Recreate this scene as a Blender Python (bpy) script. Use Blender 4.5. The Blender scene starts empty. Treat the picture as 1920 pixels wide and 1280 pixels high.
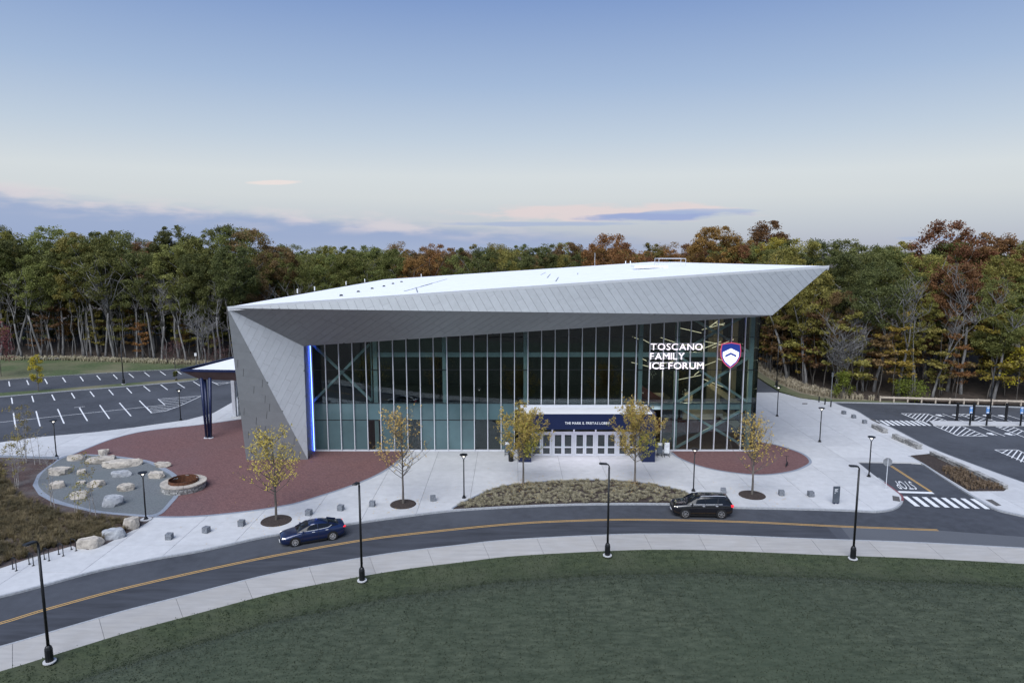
import bpy, bmesh, math, random
from mathutils import Vector, Matrix
R = math.radians
rnd = random.Random(7)
scene = bpy.context.scene
COL = scene.collection

# ------------------------------------------------------------------ camera, sky, sun, exposure
cam_d = bpy.data.cameras.new('camera')
cam = bpy.data.objects.new('camera', cam_d); COL.objects.link(cam)
cam.location = (0, 0, 22.5); cam.rotation_euler = (R(90-7.8), 0, 0)
cam_d.lens = 24; cam_d.sensor_width = 36; cam_d.clip_start = .5; cam_d.clip_end = 5000
scene.camera = cam

def lin(c):
    return tuple(((v/255)/12.92 if v/255 <= .04045 else ((v/255+.055)/1.055)**2.4) for v in c)

SUN_EL, SUN_AZ = 48, 200            # degrees; azimuth clockwise from +Y, light from behind the camera
world = bpy.data.worlds.new('World'); scene.world = world; world.use_nodes = True
nt = world.node_tree; nt.nodes.clear()
def N(t, **kw):
    n = nt.nodes.new(t)
    for k, v in kw.items(): setattr(n, k, v)
    return n
def lk(a, b): nt.links.new(a, b)
def mth(op, a, b=None, c=None, clamp=False):
    n = N('ShaderNodeMath', operation=op); n.use_clamp = clamp
    for i, v in enumerate((a, b, c)):
        if v is None: continue
        if isinstance(v, (int, float)): n.inputs[i].default_value = v
        else: lk(v, n.inputs[i])
    return n.outputs[0]
def mixc(f, a, b):
    n = N('ShaderNodeMix', data_type='RGBA')
    for i, v in ((0, f), (6, a), (7, b)):
        if isinstance(v, (int, float)): n.inputs[i].default_value = v
        elif isinstance(v, tuple): n.inputs[i].default_value = (*v, 1)
        else: lk(v, n.inputs[i])
    return n.outputs[2]
def maprange(v, a, b, c=0., d=1.):
    n = N('ShaderNodeMapRange', interpolation_type='SMOOTHSTEP')
    lk(v, n.inputs[0])
    for i, q in enumerate((a, b, c, d)): n.inputs[i+1].default_value = q
    return n.outputs[0]
tc = N('ShaderNodeTexCoord')
nrm = N('ShaderNodeVectorMath', operation='NORMALIZE'); lk(tc.outputs['Generated'], nrm.inputs[0])
sep = N('ShaderNodeSeparateXYZ'); lk(nrm.outputs[0], sep.inputs[0])
el = sep.outputs[2]
az = mth('ARCTAN2', sep.outputs[0], sep.outputs[1])
ramp = N('ShaderNodeValToRGB'); lk(el, ramp.inputs[0])
stops = [(0., (182, 188, 206)), (.03, (196, 203, 214)), (.07, (216, 221, 224)), (.10, (220, 226, 229)), (.15, (199, 213, 228)), (.22, (170, 192, 223)), (.32, (133, 161, 210)), (.6, (104, 135, 190)), (1., (92, 124, 182))]
cr = ramp.color_ramp
while len(cr.elements) < len(stops): cr.elements.new(.5)
for e, (p, c) in zip(cr.elements, stops): e.position = p; e.color = (*lin(c), 1)
sky = N('ShaderNodeTexSky', sky_type='NISHITA'); sky.sun_disc = False
sky.sun_elevation = R(SUN_EL); sky.sun_rotation = R(SUN_AZ); sky.altitude = 200
skm = N('ShaderNodeVectorMath', operation='SCALE'); lk(sky.outputs[0], skm.inputs[0]); skm.inputs[3].default_value = .07
base = mixc(.12, ramp.outputs[0], skm.outputs[0])
# low stratus banks and evening wisps, laid out by compass direction and elevation
cv = N('ShaderNodeCombineXYZ'); lk(mth('MULTIPLY', az, 6.), cv.inputs[0]); lk(mth('MULTIPLY', el, 46.), cv.inputs[1])
no = N('ShaderNodeTexNoise'); no.inputs['Scale'].default_value = 1.1; no.inputs['Detail'].default_value = 7; no.inputs['Roughness'].default_value = .58
lk(cv.outputs[0], no.inputs['Vector'])
nz = mth('SUBTRACT', no.outputs[0], .5)
cv2 = N('ShaderNodeCombineXYZ'); lk(mth('MULTIPLY', az, 14.), cv2.inputs[0]); lk(mth('MULTIPLY', el, 60.), cv2.inputs[1])
nb_ = N('ShaderNodeTexNoise'); nb_.inputs['Scale'].default_value = 1.; nb_.inputs['Detail'].default_value = 6; lk(cv2.outputs[0], nb_.inputs['Vector']); no2 = nb_.outputs[0]
# bank on the left: its top edge falls towards the right
top = mth('ADD', mth('MULTIPLY', az, -.062), .024)
top = mth('ADD', top, mth('MULTIPLY', nz, .034))
inside = mth('SUBTRACT', top, el)
bank = mth('MULTIPLY', maprange(inside, -.008, .014), maprange(az, .30, .06))
rim = mth('MULTIPLY', maprange(inside, -.016, .002), maprange(inside, .026, .002))
rim = mth('MULTIPLY', rim, maprange(az, .15, -.2))
cl = mixc(mth('MULTIPLY', bank, .80), base, lin((148, 167, 205)))
low = mth('MULTIPLY', bank, maprange(el, .02, -.005))
cl = mixc(mth('MULTIPLY', low, .5), cl, lin((174, 187, 211)))
cl = mixc(mth('MULTIPLY', mth('MULTIPLY', rim, maprange(no2, .40, .62)), .7), cl, lin((222, 214, 218)))
def blob(cl, a0, e0, ra, re, colr, amt, slope=0., edge=.25):
    da = mth('DIVIDE', mth('SUBTRACT', az, a0), ra)
    ec = mth('ADD', mth('MULTIPLY', mth('SUBTRACT', az, a0), slope), e0)
    de = mth('DIVIDE', mth('SUBTRACT', el, ec), re)
    d2 = mth('ADD', mth('MULTIPLY', da, da), mth('MULTIPLY', de, de))
    d2 = mth('SUBTRACT', d2, mth('MULTIPLY', nz, 2.6)); d2 = mth('SUBTRACT', d2, mth('MULTIPLY', mth('SUBTRACT', no2, .5), 2.2))
    return mixc(mth('MULTIPLY', maprange(d2, 1., edge), amt), cl, lin(colr))
cl = blob(cl, .13, .049, .22, .015, (228, 213, 213), .8)
cl = blob(cl, .21, .044, .13, .008, (143, 165, 212), .85, .02)
cl = blob(cl, .27, .050, .10, .004, (170, 186, 216), .7)
cl = blob(cl, .05, .034, .20, .004, (160, 178, 214), .6)
cl = blob(cl, -.33, .0875, .05, .0035, (238, 226, 222), .8, .05)
cl = blob(cl, .56, .012, .05, .004, (160, 180, 216), .6)
bg = N('ShaderNodeBackground'); lk(cl, bg.inputs[0]); bg.inputs[1].default_value = 1.0
wo = N('ShaderNodeOutputWorld'); lk(bg.outputs[0], wo.inputs[0])

sun_d = bpy.data.lights.new('sun', 'SUN'); sun_d.energy = 4.2; sun_d.angle = R(52); sun_d.color = (.97, .98, 1.)
sun = bpy.data.objects.new('sun', sun_d); COL.objects.link(sun)
d = Vector((math.sin(R(SUN_AZ))*math.cos(R(SUN_EL)), math.cos(R(SUN_AZ))*math.cos(R(SUN_EL)), math.sin(R(SUN_EL))))
sun.rotation_euler = d.to_track_quat('Z', 'Y').to_euler(); sun.location = (0, -40, 90)
vs = scene.view_settings; vs.view_transform = 'Standard'; vs.look = 'None'; vs.exposure = 0.0; vs.gamma = 1; vs.use_curve_mapping = False
scene.cycles.max_bounces = 8; scene.cycles.transparent_max_bounces = 24
scene.cycles.caustics_reflective = False; scene.cycles.caustics_refractive = False

# ------------------------------------------------------------------ materials
MATS = {}
def M(name, col, rough=.7, metal=0., var=.12, scale=3., bump=0., bscale=20., objvar=0., stretch=(1, 1, 1), spec=.5, col2=None, coat=0., big=None):
    """Principled material: colour broken up by world-space noise, per-object variation and fine relief."""
    m = bpy.data.materials.new(name); m.use_nodes = True; MATS[name] = m
    t = m.node_tree; b = t.nodes['Principled BSDF']
    b.inputs['Roughness'].default_value = rough; b.inputs['Metallic'].default_value = metal
    b.inputs['Specular IOR Level'].default_value = spec
    if coat: b.inputs['Coat Weight'].default_value = coat; b.inputs['Coat Roughness'].default_value = .04
    geo = t.nodes.new('ShaderNodeNewGeometry')
    vm = t.nodes.new('ShaderNodeVectorMath'); vm.operation = 'MULTIPLY'; vm.inputs[1].default_value = stretch
    t.links.new(geo.outputs['Position'], vm.inputs[0])
    n = t.nodes.new('ShaderNodeTexNoise'); n.inputs['Scale'].default_value = scale; n.inputs['Detail'].default_value = 6; n.inputs['Roughness'].default_value = .62
    t.links.new(vm.outputs[0], n.inputs['Vector'])
    mx = t.nodes.new('ShaderNodeMix'); mx.data_type = 'RGBA'
    c2 = col2 if col2 else tuple(max(0, v*(1-2*var)) for v in col)
    c1 = col if col2 else tuple(v*(1+var) for v in col)
    mx.inputs[6].default_value = (*c2, 1); mx.inputs[7].default_value = (*c1, 1)
    mr = t.nodes.new('ShaderNodeMapRange'); mr.inputs[1].default_value = .3; mr.inputs[2].default_value = .7
    t.links.new(n.outputs[0], mr.inputs[0]); t.links.new(mr.outputs[0], mx.inputs[0])
    out = mx.outputs[2]
    if big:                                   # large soft patches: (scale, amount, colour)
        n3 = t.nodes.new('ShaderNodeTexNoise'); n3.inputs['Scale'].default_value = big[0]; n3.inputs['Detail'].default_value = 4
        t.links.new(geo.outputs['Position'], n3.inputs['Vector'])
        r3 = t.nodes.new('ShaderNodeMapRange'); r3.inputs[1].default_value = .42; r3.inputs[2].default_value = .66; r3.inputs[4].default_value = big[1]
        t.links.new(n3.outputs[0], r3.inputs[0])
        m3 = t.nodes.new('ShaderNodeMix'); m3.data_type = 'RGBA'; m3.inputs[7].default_value = (*big[2], 1)
        t.links.new(out, m3.inputs[6]); t.links.new(r3.outputs[0], m3.inputs[0]); out = m3.outputs[2]
    if objvar:
        oi = t.nodes.new('ShaderNodeObjectInfo')
        hs = t.nodes.new('ShaderNodeHueSaturation')
        rr = t.nodes.new('ShaderNodeMapRange'); rr.inputs[3].default_value = 1-objvar; rr.inputs[4].default_value = 1+objvar
        t.links.new(oi.outputs['Random'], rr.inputs[0]); t.links.new(rr.outputs[0], hs.inputs['Value']); t.links.new(out, hs.inputs['Color']); out = hs.outputs[0]
    t.links.new(out, b.inputs['Base Color'])
    if bump:
        n2 = t.nodes.new('ShaderNodeTexNoise'); n2.inputs['Scale'].default_value = bscale; n2.inputs['Detail'].default_value = 5
        t.links.new(vm.outputs[0], n2.inputs['Vector'])
        bp = t.nodes.new('ShaderNodeBump'); bp.inputs['Strength'].default_value = bump; bp.inputs['Distance'].default_value = .05
        t.links.new(n2.outputs[0], bp.inputs['Height']); t.links.new(bp.outputs[0], b.inputs['Normal'])
    return m
def EM(name, col, strength):
    m = bpy.data.materials.new(name); m.use_nodes = True; b = m.node_tree.nodes['Principled BSDF']
    b.inputs['Base Color'].default_value = (*col, 1); b.inputs['Emission Color'].default_value = (*col, 1); b.inputs['Emission Strength'].default_value = strength
    return m
def LEAF(name, c1, c2, objvar=.25, trans=.35, scale=.9):
    m = bpy.data.materials.new(name); m.use_nodes = True; t = m.node_tree; b = t.nodes['Principled BSDF']
    b.inputs['Roughness'].default_value = .6; b.inputs['Specular IOR Level'].default_value = .25
    geo = t.nodes.new('ShaderNodeNewGeometry')
    n = t.nodes.new('ShaderNodeTexNoise'); n.inputs['Scale'].default_value = scale; n.inputs['Detail'].default_value = 5; n.inputs['Roughness'].default_value = .7
    t.links.new(geo.outputs['Position'], n.inputs['Vector'])
    mr = t.nodes.new('ShaderNodeMapRange'); mr.inputs[1].default_value = .32; mr.inputs[2].default_value = .68
    t.links.new(n.outputs[0], mr.inputs[0])
    mx = t.nodes.new('ShaderNodeMix'); mx.data_type = 'RGBA'; mx.inputs[6].default_value = (*c1, 1); mx.inputs[7].default_value = (*c2, 1)
    t.links.new(mr.outputs[0], mx.inputs[0])
    oi = t.nodes.new('ShaderNodeObjectInfo'); hs = t.nodes.new('ShaderNodeHueSaturation')
    rr = t.nodes.new('ShaderNodeMapRange'); rr.inputs[3].default_value = 1-objvar; rr.inputs[4].default_value = 1+objvar
    t.links.new(oi.outputs['Random'], rr.inputs[0]); t.links.new(rr.outputs[0], hs.inputs['Value']); t.links.new(mx.outputs[2], hs.inputs['Color'])
    rh = t.nodes.new('ShaderNodeMapRange'); rh.inputs[3].default_value = .485; rh.inputs[4].default_value = .515
    mm = t.nodes.new('ShaderNodeMath'); mm.operation = 'FRACT'; mu = t.nodes.new('ShaderNodeMath'); mu.operation = 'MULTIPLY'; mu.inputs[1].default_value = 7.31
    t.links.new(oi.outputs['Random'], mu.inputs[0]); t.links.new(mu.outputs[0], mm.inputs[0]); t.links.new(mm.outputs[0], rh.inputs[0]); t.links.new(rh.outputs[0], hs.inputs['Hue'])
    t.links.new(hs.outputs[0], b.inputs['Base Color'])
    tr = t.nodes.new('ShaderNodeBsdfTranslucent'); t.links.new(hs.outputs[0], tr.inputs[0])
    ms = t.nodes.new('ShaderNodeMixShader'); ms.inputs[0].default_value = trans
    t.links.new(b.outputs[0], ms.inputs[1]); t.links.new(tr.outputs[0], ms.inputs[2]); t.links.new(ms.outputs[0], t.nodes['Material Output'].inputs[0])
    return m
def GLASS(name, tint, refl=.08, rough=.02):
    m = bpy.data.materials.new(name); m.use_nodes = True; t = m.node_tree
    t.nodes.remove(t.nodes['Principled BSDF'])
    tr = t.nodes.new('ShaderNodeBsdfTransparent'); tr.inputs[0].default_value = (*tint, 1)
    gl = t.nodes.new('ShaderNodeBsdfGlossy'); gl.inputs['Roughness'].default_value = rough; gl.inputs[0].default_value = (.85, .95, 1, 1)
    fr = t.nodes.new('ShaderNodeFresnel'); fr.inputs[0].default_value = 1.5
    ad = t.nodes.new('ShaderNodeMath'); ad.operation = 'ADD'; ad.inputs[1].default_value = refl; ad.use_clamp = True
    t.links.new(fr.outputs[0], ad.inputs[0])
    ms = t.nodes.new('ShaderNodeMixShader'); t.links.new(ad.outputs[0], ms.inputs[0]); t.links.new(tr.outputs[0], ms.inputs[1]); t.links.new(gl.outputs[0], ms.inputs[2])
    t.links.new(ms.outputs[0], t.nodes['Material Output'].inputs[0])
    return m
def BRICK(name):
    m = M(name, (.188, .094, .088), .85, 0, .12, 5., .15, 40., big=(.15, .4, (.16, .095, .096)))
    t = m.node_tree; b = t.nodes['Principled BSDF']
    src = b.inputs['Base Color'].links[0].from_socket
    br = t.nodes.new('ShaderNodeTexBrick'); br.inputs['Scale'].default_value = 1.; br.inputs['Brick Width'].default_value = .22; br.inputs['Row Height'].default_value = .11
    br.inputs['Mortar Size'].default_value = .008; br.inputs['Color1'].default_value = (1.1, 1.1, 1.1, 1); br.inputs['Color2'].default_value = (.72, .72, .74, 1); br.inputs['Mortar'].default_value = (.55, .55, .55, 1)
    geo = [n for n in t.nodes if n.type == 'NEW_GEOMETRY'][0]
    mp = t.nodes.new('ShaderNodeMapping'); mp.inputs['Rotation'].default_value = (0, 0, .5); t.links.new(geo.outputs['Position'], mp.inputs[0]); t.links.new(mp.outputs[0], br.inputs['Vector'])
    mu = t.nodes.new('ShaderNodeMix'); mu.data_type = 'RGBA'; mu.blend_type = 'MULTIPLY'; mu.inputs[0].default_value = 1
    t.links.new(src, mu.inputs[6]); t.links.new(br.outputs[0], mu.inputs[7]); t.links.new(mu.outputs[2], b.inputs['Base Color'])
    return m

m_asphalt = M('asphalt', (.050, .055, .067), .9, 0, .14, 1.4, .25, 90., big=(.12, .6, (.080, .087, .103)))
m_asphalt_new = M('asphalt_new', (.046, .050, .061), .88, 0, .22, 2.2, .15, 60., stretch=(.12, 1, 1), big=(.2, .5, (.060, .066, .081)))
m_asphalt_old = M('asphalt_old', (.105, .112, .125), .92, 0, .12, 25., .25, 90., big=(.3, .4, (.085, .09, .102)))
m_conc = M('concrete', (.52, .523, .528), .85, 0, .06, 1.2, .06, 60., objvar=.05, big=(.18, .4, (.44, .445, .455)))
m_conc_walk = M('concrete_walk', (.40, .385, .365), .85, 0, .08, .9, .08, 50., objvar=.04, stretch=(.5, 3, 1), big=(.7, .4, (.36, .335, .30)))
m_joint = M('joint_dark', (.16, .165, .17), .95)  # dark base colour that shows in the slab joints
m_kerb = M('kerb_granite', (.36, .375, .395), .8, 0, .15, 6., .1, 40.)
m_edging = M('edging_granite', (.25, .28, .33), .8, 0, .12, 8., .1, 40.)
m_brick = BRICK('brick_pavers')
m_gravel = M('stone_dust', (.155, .168, .175), .95, 0, .2, 9., .35, 45., big=(.3, .5, (.125, .145, .145)))
m_grass = M('lawn_grass', (.082, .098, .060), .95, 0, .45, 2.2, 1., 12., col2=(.022, .033, .016), big=(.10, .5, (.040, .058, .030)), stretch=(.55, 1.3, 1))
m_grass_strip = M('strip_grass', (.060, .076, .034), .95, 0, .45, 2.4, 1., 12., col2=(.022, .034, .014), big=(.3, .5, (.066, .074, .042)), stretch=(.6, 1.2, 1))
m_grass_far = M('verge_grass', (.075, .105, .04), .95, 0, .3, 2., .5, 10., big=(.09, .8, (.19, .165, .105)))
m_dry = M('dry_ground', (.27, .235, .17), .95, 0, .3, 1.3, .5, 8.)
m_litter = M('leaf_litter', (.075, .055, .042), .95, 0, .35, 1.6, .6, 9., big=(.2, .6, (.05, .042, .035)))
m_mulch = M('mulch', (.052, .037, .031), .95, 0, .4, 9., .9, 22.)
m_mulch_red = M('mulch_red', (.085, .052, .045), .95, 0, .4, 5., .9, 18., big=(.5, .6, (.13, .12, .115)))
m_paint_w = M('paint_white', (.74, .75, .76), .8, 0, .08, 12.)
m_paint_y = M('paint_yellow', (.50, .31, .11), .8, 0, .1, 12.)
m_paint_r = M('paint_red', (.21, .075, .085), .8, 0, .15, 9.)
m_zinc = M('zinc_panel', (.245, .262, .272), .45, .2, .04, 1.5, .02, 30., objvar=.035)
m_zinc_w = M('zinc_panel_lit', (.50, .525, .55), .5, .05, .03, 2., .02, 30., objvar=.03)  # same zinc, paled to paint in the sky light on the wing wall
m_back = M('cladding_backing', (.11, .115, .12), .7)
m_roof = M('roof_membrane', (.86, .87, .89), .6, 0, .03, .6)
m_white_metal = M('white_aluminium', (.62, .64, .68), .4, .1, .03)
m_steel = M('teal_steel', (.55, .70, .72), .55, .0, .06, 3.)
m_black = M('black_metal', (.012, .013, .015), .45, .2, .1, 4.)
m_navy = M('navy_metal', (.008, .016, .062), .4, .1, .05, 2.)
m_soffit = M('dark_soffit', (.13, .125, .13), .6, .1, .08, 1.)
m_granite = M('granite_block', (.19, .205, .23), .85, 0, .25, 9., .5, 18., objvar=.1)
m_boulder = M('boulder_tan', (.54, .49, .42), .9, 0, .16, 2.6, .9, 6., objvar=.1, col2=(.29, .26, .225))
m_boulder_g = M('boulder_grey', (.44, .455, .47), .9, 0, .16, 2.2, .7, 7., col2=(.24, .25, .27))
m_stonewall = M('wall_stone', (.34, .335, .325), .9, 0, .25, 5., .5, 14., objvar=.4)
m_rust = M('rusted_steel', (.13, .052, .025), .85, .2, .3, 5., .2, 20.)
m_bark = M('bark_pale', (.205, .20, .195), .95, 0, .3, 2., .5, 9., stretch=(1, 1, .3), objvar=.2)
m_bark_d = M('bark_dark', (.13, .115, .10), .95, 0, .3, 3., .5, 12., stretch=(1, 1, .3), objvar=.2)
m_birch = M('birch_bark', (.34, .32, .30), .9, 0, .3, 6., .3, 20.)
m_wood = M('pale_timber', (.50, .43, .35), .8, 0, .12, 4.)
m_glass = GLASS('facade_glass', (.74, .80, .79), .02)
m_glass_dark = GLASS('door_glass', (.45, .47, .47), .05)
m_spandrel = M('spandrel_teal', (.080, .138, .150), .10, 0, .12, .25, objvar=.1, spec=.6)
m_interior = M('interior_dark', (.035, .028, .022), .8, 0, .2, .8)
m_floor_in = M('interior_floor', (.12, .10, .085), .5, 0, .15, 1.)
m_cream = M('cream_wall', (.46, .38, .26), .7, 0, .05)
m_maroon = M('maroon_wall', (.10, .016, .018), .7, 0, .1)
m_led_blue = EM('led_blue', (.02, .10, 1.), 7.)
m_led_white = EM('led_core', (.35, .5, 1.), 4.)
m_sign_lit = EM('sign_letter_lit', (1., .90, .97), 1.1)
m_linear = EM('linear_lamp_lit', (1., .88, .62), 1.15)
m_lamp_lit = EM('lamp_lens_lit', (1., .93, .8), 2.2)
m_head = EM('headlight_lit', (1., .95, .82), .9)
m_tail = EM('taillight_lit', (.9, .03, .05), .55)
m_white_text = EM('white_lettering', (.85, .87, .9), .08)

# ------------------------------------------------------------------ helpers
class MB:
    """Collects boxes, prisms, tubes; build() links them as ONE mesh object."""
    def __init__(s): s.v = []; s.f = []
    def add(s, vs, fs):
        o = len(s.v); s.v += [tuple(v) for v in vs]; s.f += [tuple(i+o for i in f) for f in fs]; return s
    def box(s, c, size, rz=0., tilt=None, taper=1.):
        x, y, z = (q/2 for q in size); vs = []
        for k, zz in ((1., -z), (taper, z)):
            for sx, sy in ((-1, -1), (1, -1), (1, 1), (-1, 1)): vs.append(Vector((sx*x*k, sy*y*k, zz)))
        m = Matrix.Rotation(rz, 4, 'Z')
        if tilt: m = m @ Matrix.Rotation(tilt[0], 4, 'X') @ Matrix.Rotation(tilt[1], 4, 'Y')
        return s.add([m @ v + Vector(c) for v in vs], [(3,2,1,0),(4,5,6,7),(0,1,5,4),(1,2,6,5),(2,3,7,6),(3,0,4,7)])
    def beam(s, a, b, w, h=None):
        """Rectangular bar from a to b."""
        a, b = Vector(a), Vector(b); d = (b-a).normalized(); h = h or w
        u = d.cross(Vector((0, 0, 1)))
        if u.length < 1e-3: u = Vector((1, 0, 0))
        u.normalize(); w2 = u.cross(d).normalized(); vs = []
        for p in (a, b):
            for i, j in ((-1,-1),(1,-1),(1,1),(-1,1)): vs.append(p + u*i*w/2 + w2*j*h/2)
        return s.add(vs, [(3,2,1,0),(4,5,6,7),(0,1,5,4),(1,2,6,5),(2,3,7,6),(3,0,4,7)])
    def prism(s, poly, z0, z1, cap0=True):
        n = len(poly); a = sum(poly[i][0]*poly[(i+1)%n][1]-poly[(i+1)%n][0]*poly[i][1] for i in range(n))
        if a < 0: poly = poly[::-1]
        vs = [(p[0], p[1], z0) for p in poly] + [(p[0], p[1], z1) for p in poly]
        fs = [tuple(range(n, 2*n))] + ([tuple(range(n-1, -1, -1))] if cap0 else [])
        fs += [(i, (i+1)%n, n+(i+1)%n, n+i) for i in range(n)]
        return s.add(vs, fs)
    def sheet(s, poly, z):
        n = len(poly); a = sum(poly[i][0]*poly[(i+1)%n][1]-poly[(i+1)%n][0]*poly[i][1] for i in range(n))
        if a < 0: poly = poly[::-1]
        return s.add([(p[0], p[1], z) for p in poly], [tuple(range(n))])
    def tube(s, pts, rad, n=6, cap=True):
        pts = [Vector(p) for p in pts]; rings = []; o = len(s.v); u = None
        for i, p in enumerate(pts):
            d = (pts[min(i+1, len(pts)-1)] - pts[max(i-1, 0)]).normalized()
            if u is None:
                u = d.cross(Vector((.3, 1, .1)))
                if u.length < 1e-3: u = d.cross(Vector((1, 0, 0)))
            else: u = u - d*u.dot(d)
            u.normalize(); w = d.cross(u); r = rad[i] if isinstance(rad, (list, tuple)) else rad
            for k in range(n):
                a = 2*math.pi*k/n; s.v.append(tuple(p + u*math.cos(a)*r + w*math.sin(a)*r))
        for i in range(len(pts)-1):
            for k in range(n): s.f.append((o+i*n+k, o+i*n+(k+1)%n, o+(i+1)*n+(k+1)%n, o+(i+1)*n+k))
        if cap: s.f.append(tuple(o+k for k in range(n-1, -1, -1))); s.f.append(tuple(o+(len(pts)-1)*n+k for k in range(n)))
        return s
    def lathe(s, prof, c=(0, 0, 0), n=20):
        o = len(s.v)
        for r, z in prof:
            for k in range(n): a = 2*math.pi*k/n; s.v.append((c[0]+r*math.cos(a), c[1]+r*math.sin(a), c[2]+z))
        for i in range(len(prof)-1):
            for k in range(n): s.f.append((o+i*n+k, o+i*n+(k+1)%n, o+(i+1)*n+(k+1)%n, o+(i+1)*n+k))
        s.f.append(tuple(o+k for k in range(n-1, -1, -1))); s.f.append(tuple(o+(len(prof)-1)*n+k for k in range(n)))
        return s
    def mesh(s, name, mat, org=(0, 0, 0), smooth=False):
        me = bpy.data.meshes.new(name)
        me.from_pydata([(v[0]-org[0], v[1]-org[1], v[2]-org[2]) for v in s.v], [], s.f)
        if mat: me.materials.append(mat)
        if smooth: me.shade_smooth()
        me.update(); return me
    def build(s, name, mat, parent=None, org=(0, 0, 0), smooth=False, bevel=0., loc=None):
        """org: world point that becomes the object's origin; a child is placed relative to its parent's origin."""
        o = bpy.data.objects.new(name, s.mesh(name, mat, org, smooth)); COL.objects.link(o)
        if parent: o.parent = parent; o.location = Vector(org) - PW.get(parent.name, Vector((0, 0, 0)))
        else: o.location = org
        if loc is not None: o.location = loc
        PW[o.name] = Vector(org)
        if bevel:
            b = o.modifiers.new('bevel', 'BEVEL'); b.width = bevel; b.segments = 2; b.limit_method = 'ANGLE'
        return o
PW = {}
def tag(o, label=None, cat=None, group=None, kind=None):
    if label: o['label'] = label
    if cat: o['category'] = cat
    if group: o['group'] = group
    if kind: o['kind'] = kind
    return o
def thing(name, label, cat, loc=(0, 0, 0), group=None, rz=0.):
    o = bpy.data.objects.new(name, None); COL.objects.link(o); o.empty_display_size = .3
    o.location = loc; o.rotation_euler = (0, 0, rz); PW[o.name] = Vector((0, 0, 0)); return tag(o, label, cat, group)
def wthing(name, label, cat, loc, group=None):
    """thing whose parts are written in world coordinates"""
    o = thing(name, label, cat, loc, group); PW[o.name] = Vector(loc); return o
def children_of(o): return [c for c in bpy.data.objects if c.parent == o]
def link_mesh(name, me, parent=None, loc=(0, 0, 0), rz=0., scale=None):
    o = bpy.data.objects.new(name, me); COL.objects.link(o); o.parent = parent; o.location = loc; o.rotation_euler = (0, 0, rz)
    if scale is not None: o.scale = scale if isinstance(scale, tuple) else (scale,)*3
    return o
def copy_tree(src_kids, name, label, cat, loc, rz=0., scale=1., group=None):
    """a new thing with copies of the parts (and sub-parts) of an earlier one"""
    t = thing(name, label, cat, loc, group, rz); t.scale = (scale,)*3
    for ch, subs in src_kids:
        c = ch.copy(); COL.objects.link(c); c.parent = t
        for sb in subs:
            g = sb.copy(); COL.objects.link(g); g.parent = c
    return t
def kids_tree(o):
    ks = list(o.children); return [(k, list(k.children)) for k in ks]
def catmull(p, n=6, closed=False):
    out = []; m = len(p)
    rng = range(m) if closed else range(m-1)
    for i in rng:
        g = lambda k: Vector(p[k % m]) if closed else Vector(p[max(0, min(m-1, k))])
        a, b, c, d = g(i-1), g(i), g(i+1), g(i+2)
        for k in range(n):
            t = k/n
            out.append(tuple(.5*((2*b)+(c-a)*t+(2*a-5*b+4*c-d)*t*t+(3*b-a-3*c+d)*t**3)))
    if not closed: out.append(tuple(p[-1]))
    return out
def resample(p, step):
    out = [Vector(p[0])]; acc = 0
    for a, b in zip(p, p[1:]):
        a, b = Vector(a), Vector(b); L = (b-a).length; pos = step-acc
        while pos <= L: out.append(a+(b-a)*pos/L); pos += step
        acc = (acc+L) % step if L else acc
    return out
def offset(p, d):
    out = []; n = len(p)
    for i in range(n):
        t = (Vector(p[min(i+1, n-1)])-Vector(p[max(i-1, 0)])).normalized(); nn = Vector((-t.y, t.x)); out.append(tuple(Vector(p[i])+nn*d))
    return out
def strip(p, d0, d1): return offset(p, d0) + offset(p, d1)[::-1]
def clip(sub, cell):
    """part of polygon sub inside the convex polygon cell (counter-clockwise)"""
    out = list(sub)
    for i in range(len(cell)):
        a, b = cell[i], cell[(i+1) % len(cell)]; inp, out = out, []
        if not inp: return []
        side = lambda p: (b[0]-a[0])*(p[1]-a[1])-(b[1]-a[1])*(p[0]-a[0])
        for j in range(len(inp)):
            p, q = inp[j-1], inp[j]; sp, sq = side(p), side(q)
            if (sp >= 0) != (sq >= 0):
                t = sp/(sp-sq); out.append((p[0]+(q[0]-p[0])*t, p[1]+(q[1]-p[1])*t))
            if sq >= 0: out.append(q)
    return out
def area(p): return abs(sum(p[i-1][0]*p[i][1]-p[i][0]*p[i-1][1] for i in range(len(p))))/2
def inpoly(x, y, p):
    c = False
    for i in range(len(p)):
        (x1, y1), (x2, y2) = p[i-1][:2], p[i][:2]
        if (y1 > y) != (y2 > y) and x < (x2-x1)*(y-y1)/(y2-y1)+x1: c = not c
    return c
def ellipse(c, rx, ry, n=64, a0=0., a1=2*math.pi):
    return [(c[0]+rx*math.cos(a0+(a1-a0)*k/n), c[1]+ry*math.sin(a0+(a1-a0)*k/n)) for k in range(n)]
def struct(name, mb, mat, parent=None, **kw):
    o = mb.build(name, mat, parent, **kw)
    if not parent: o['kind'] = 'structure'
    return o
def line_quad(x0, y0, x1, y1, w):
    a, b = Vector((x0, y0)), Vector((x1, y1)); t = (b-a).normalized(); n = Vector((-t.y, t.x))*w/2
    return [tuple(a-n), tuple(b-n), tuple(b+n), tuple(a+n)]

ZR = -.13          # asphalt level; paving tops are at 0
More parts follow.
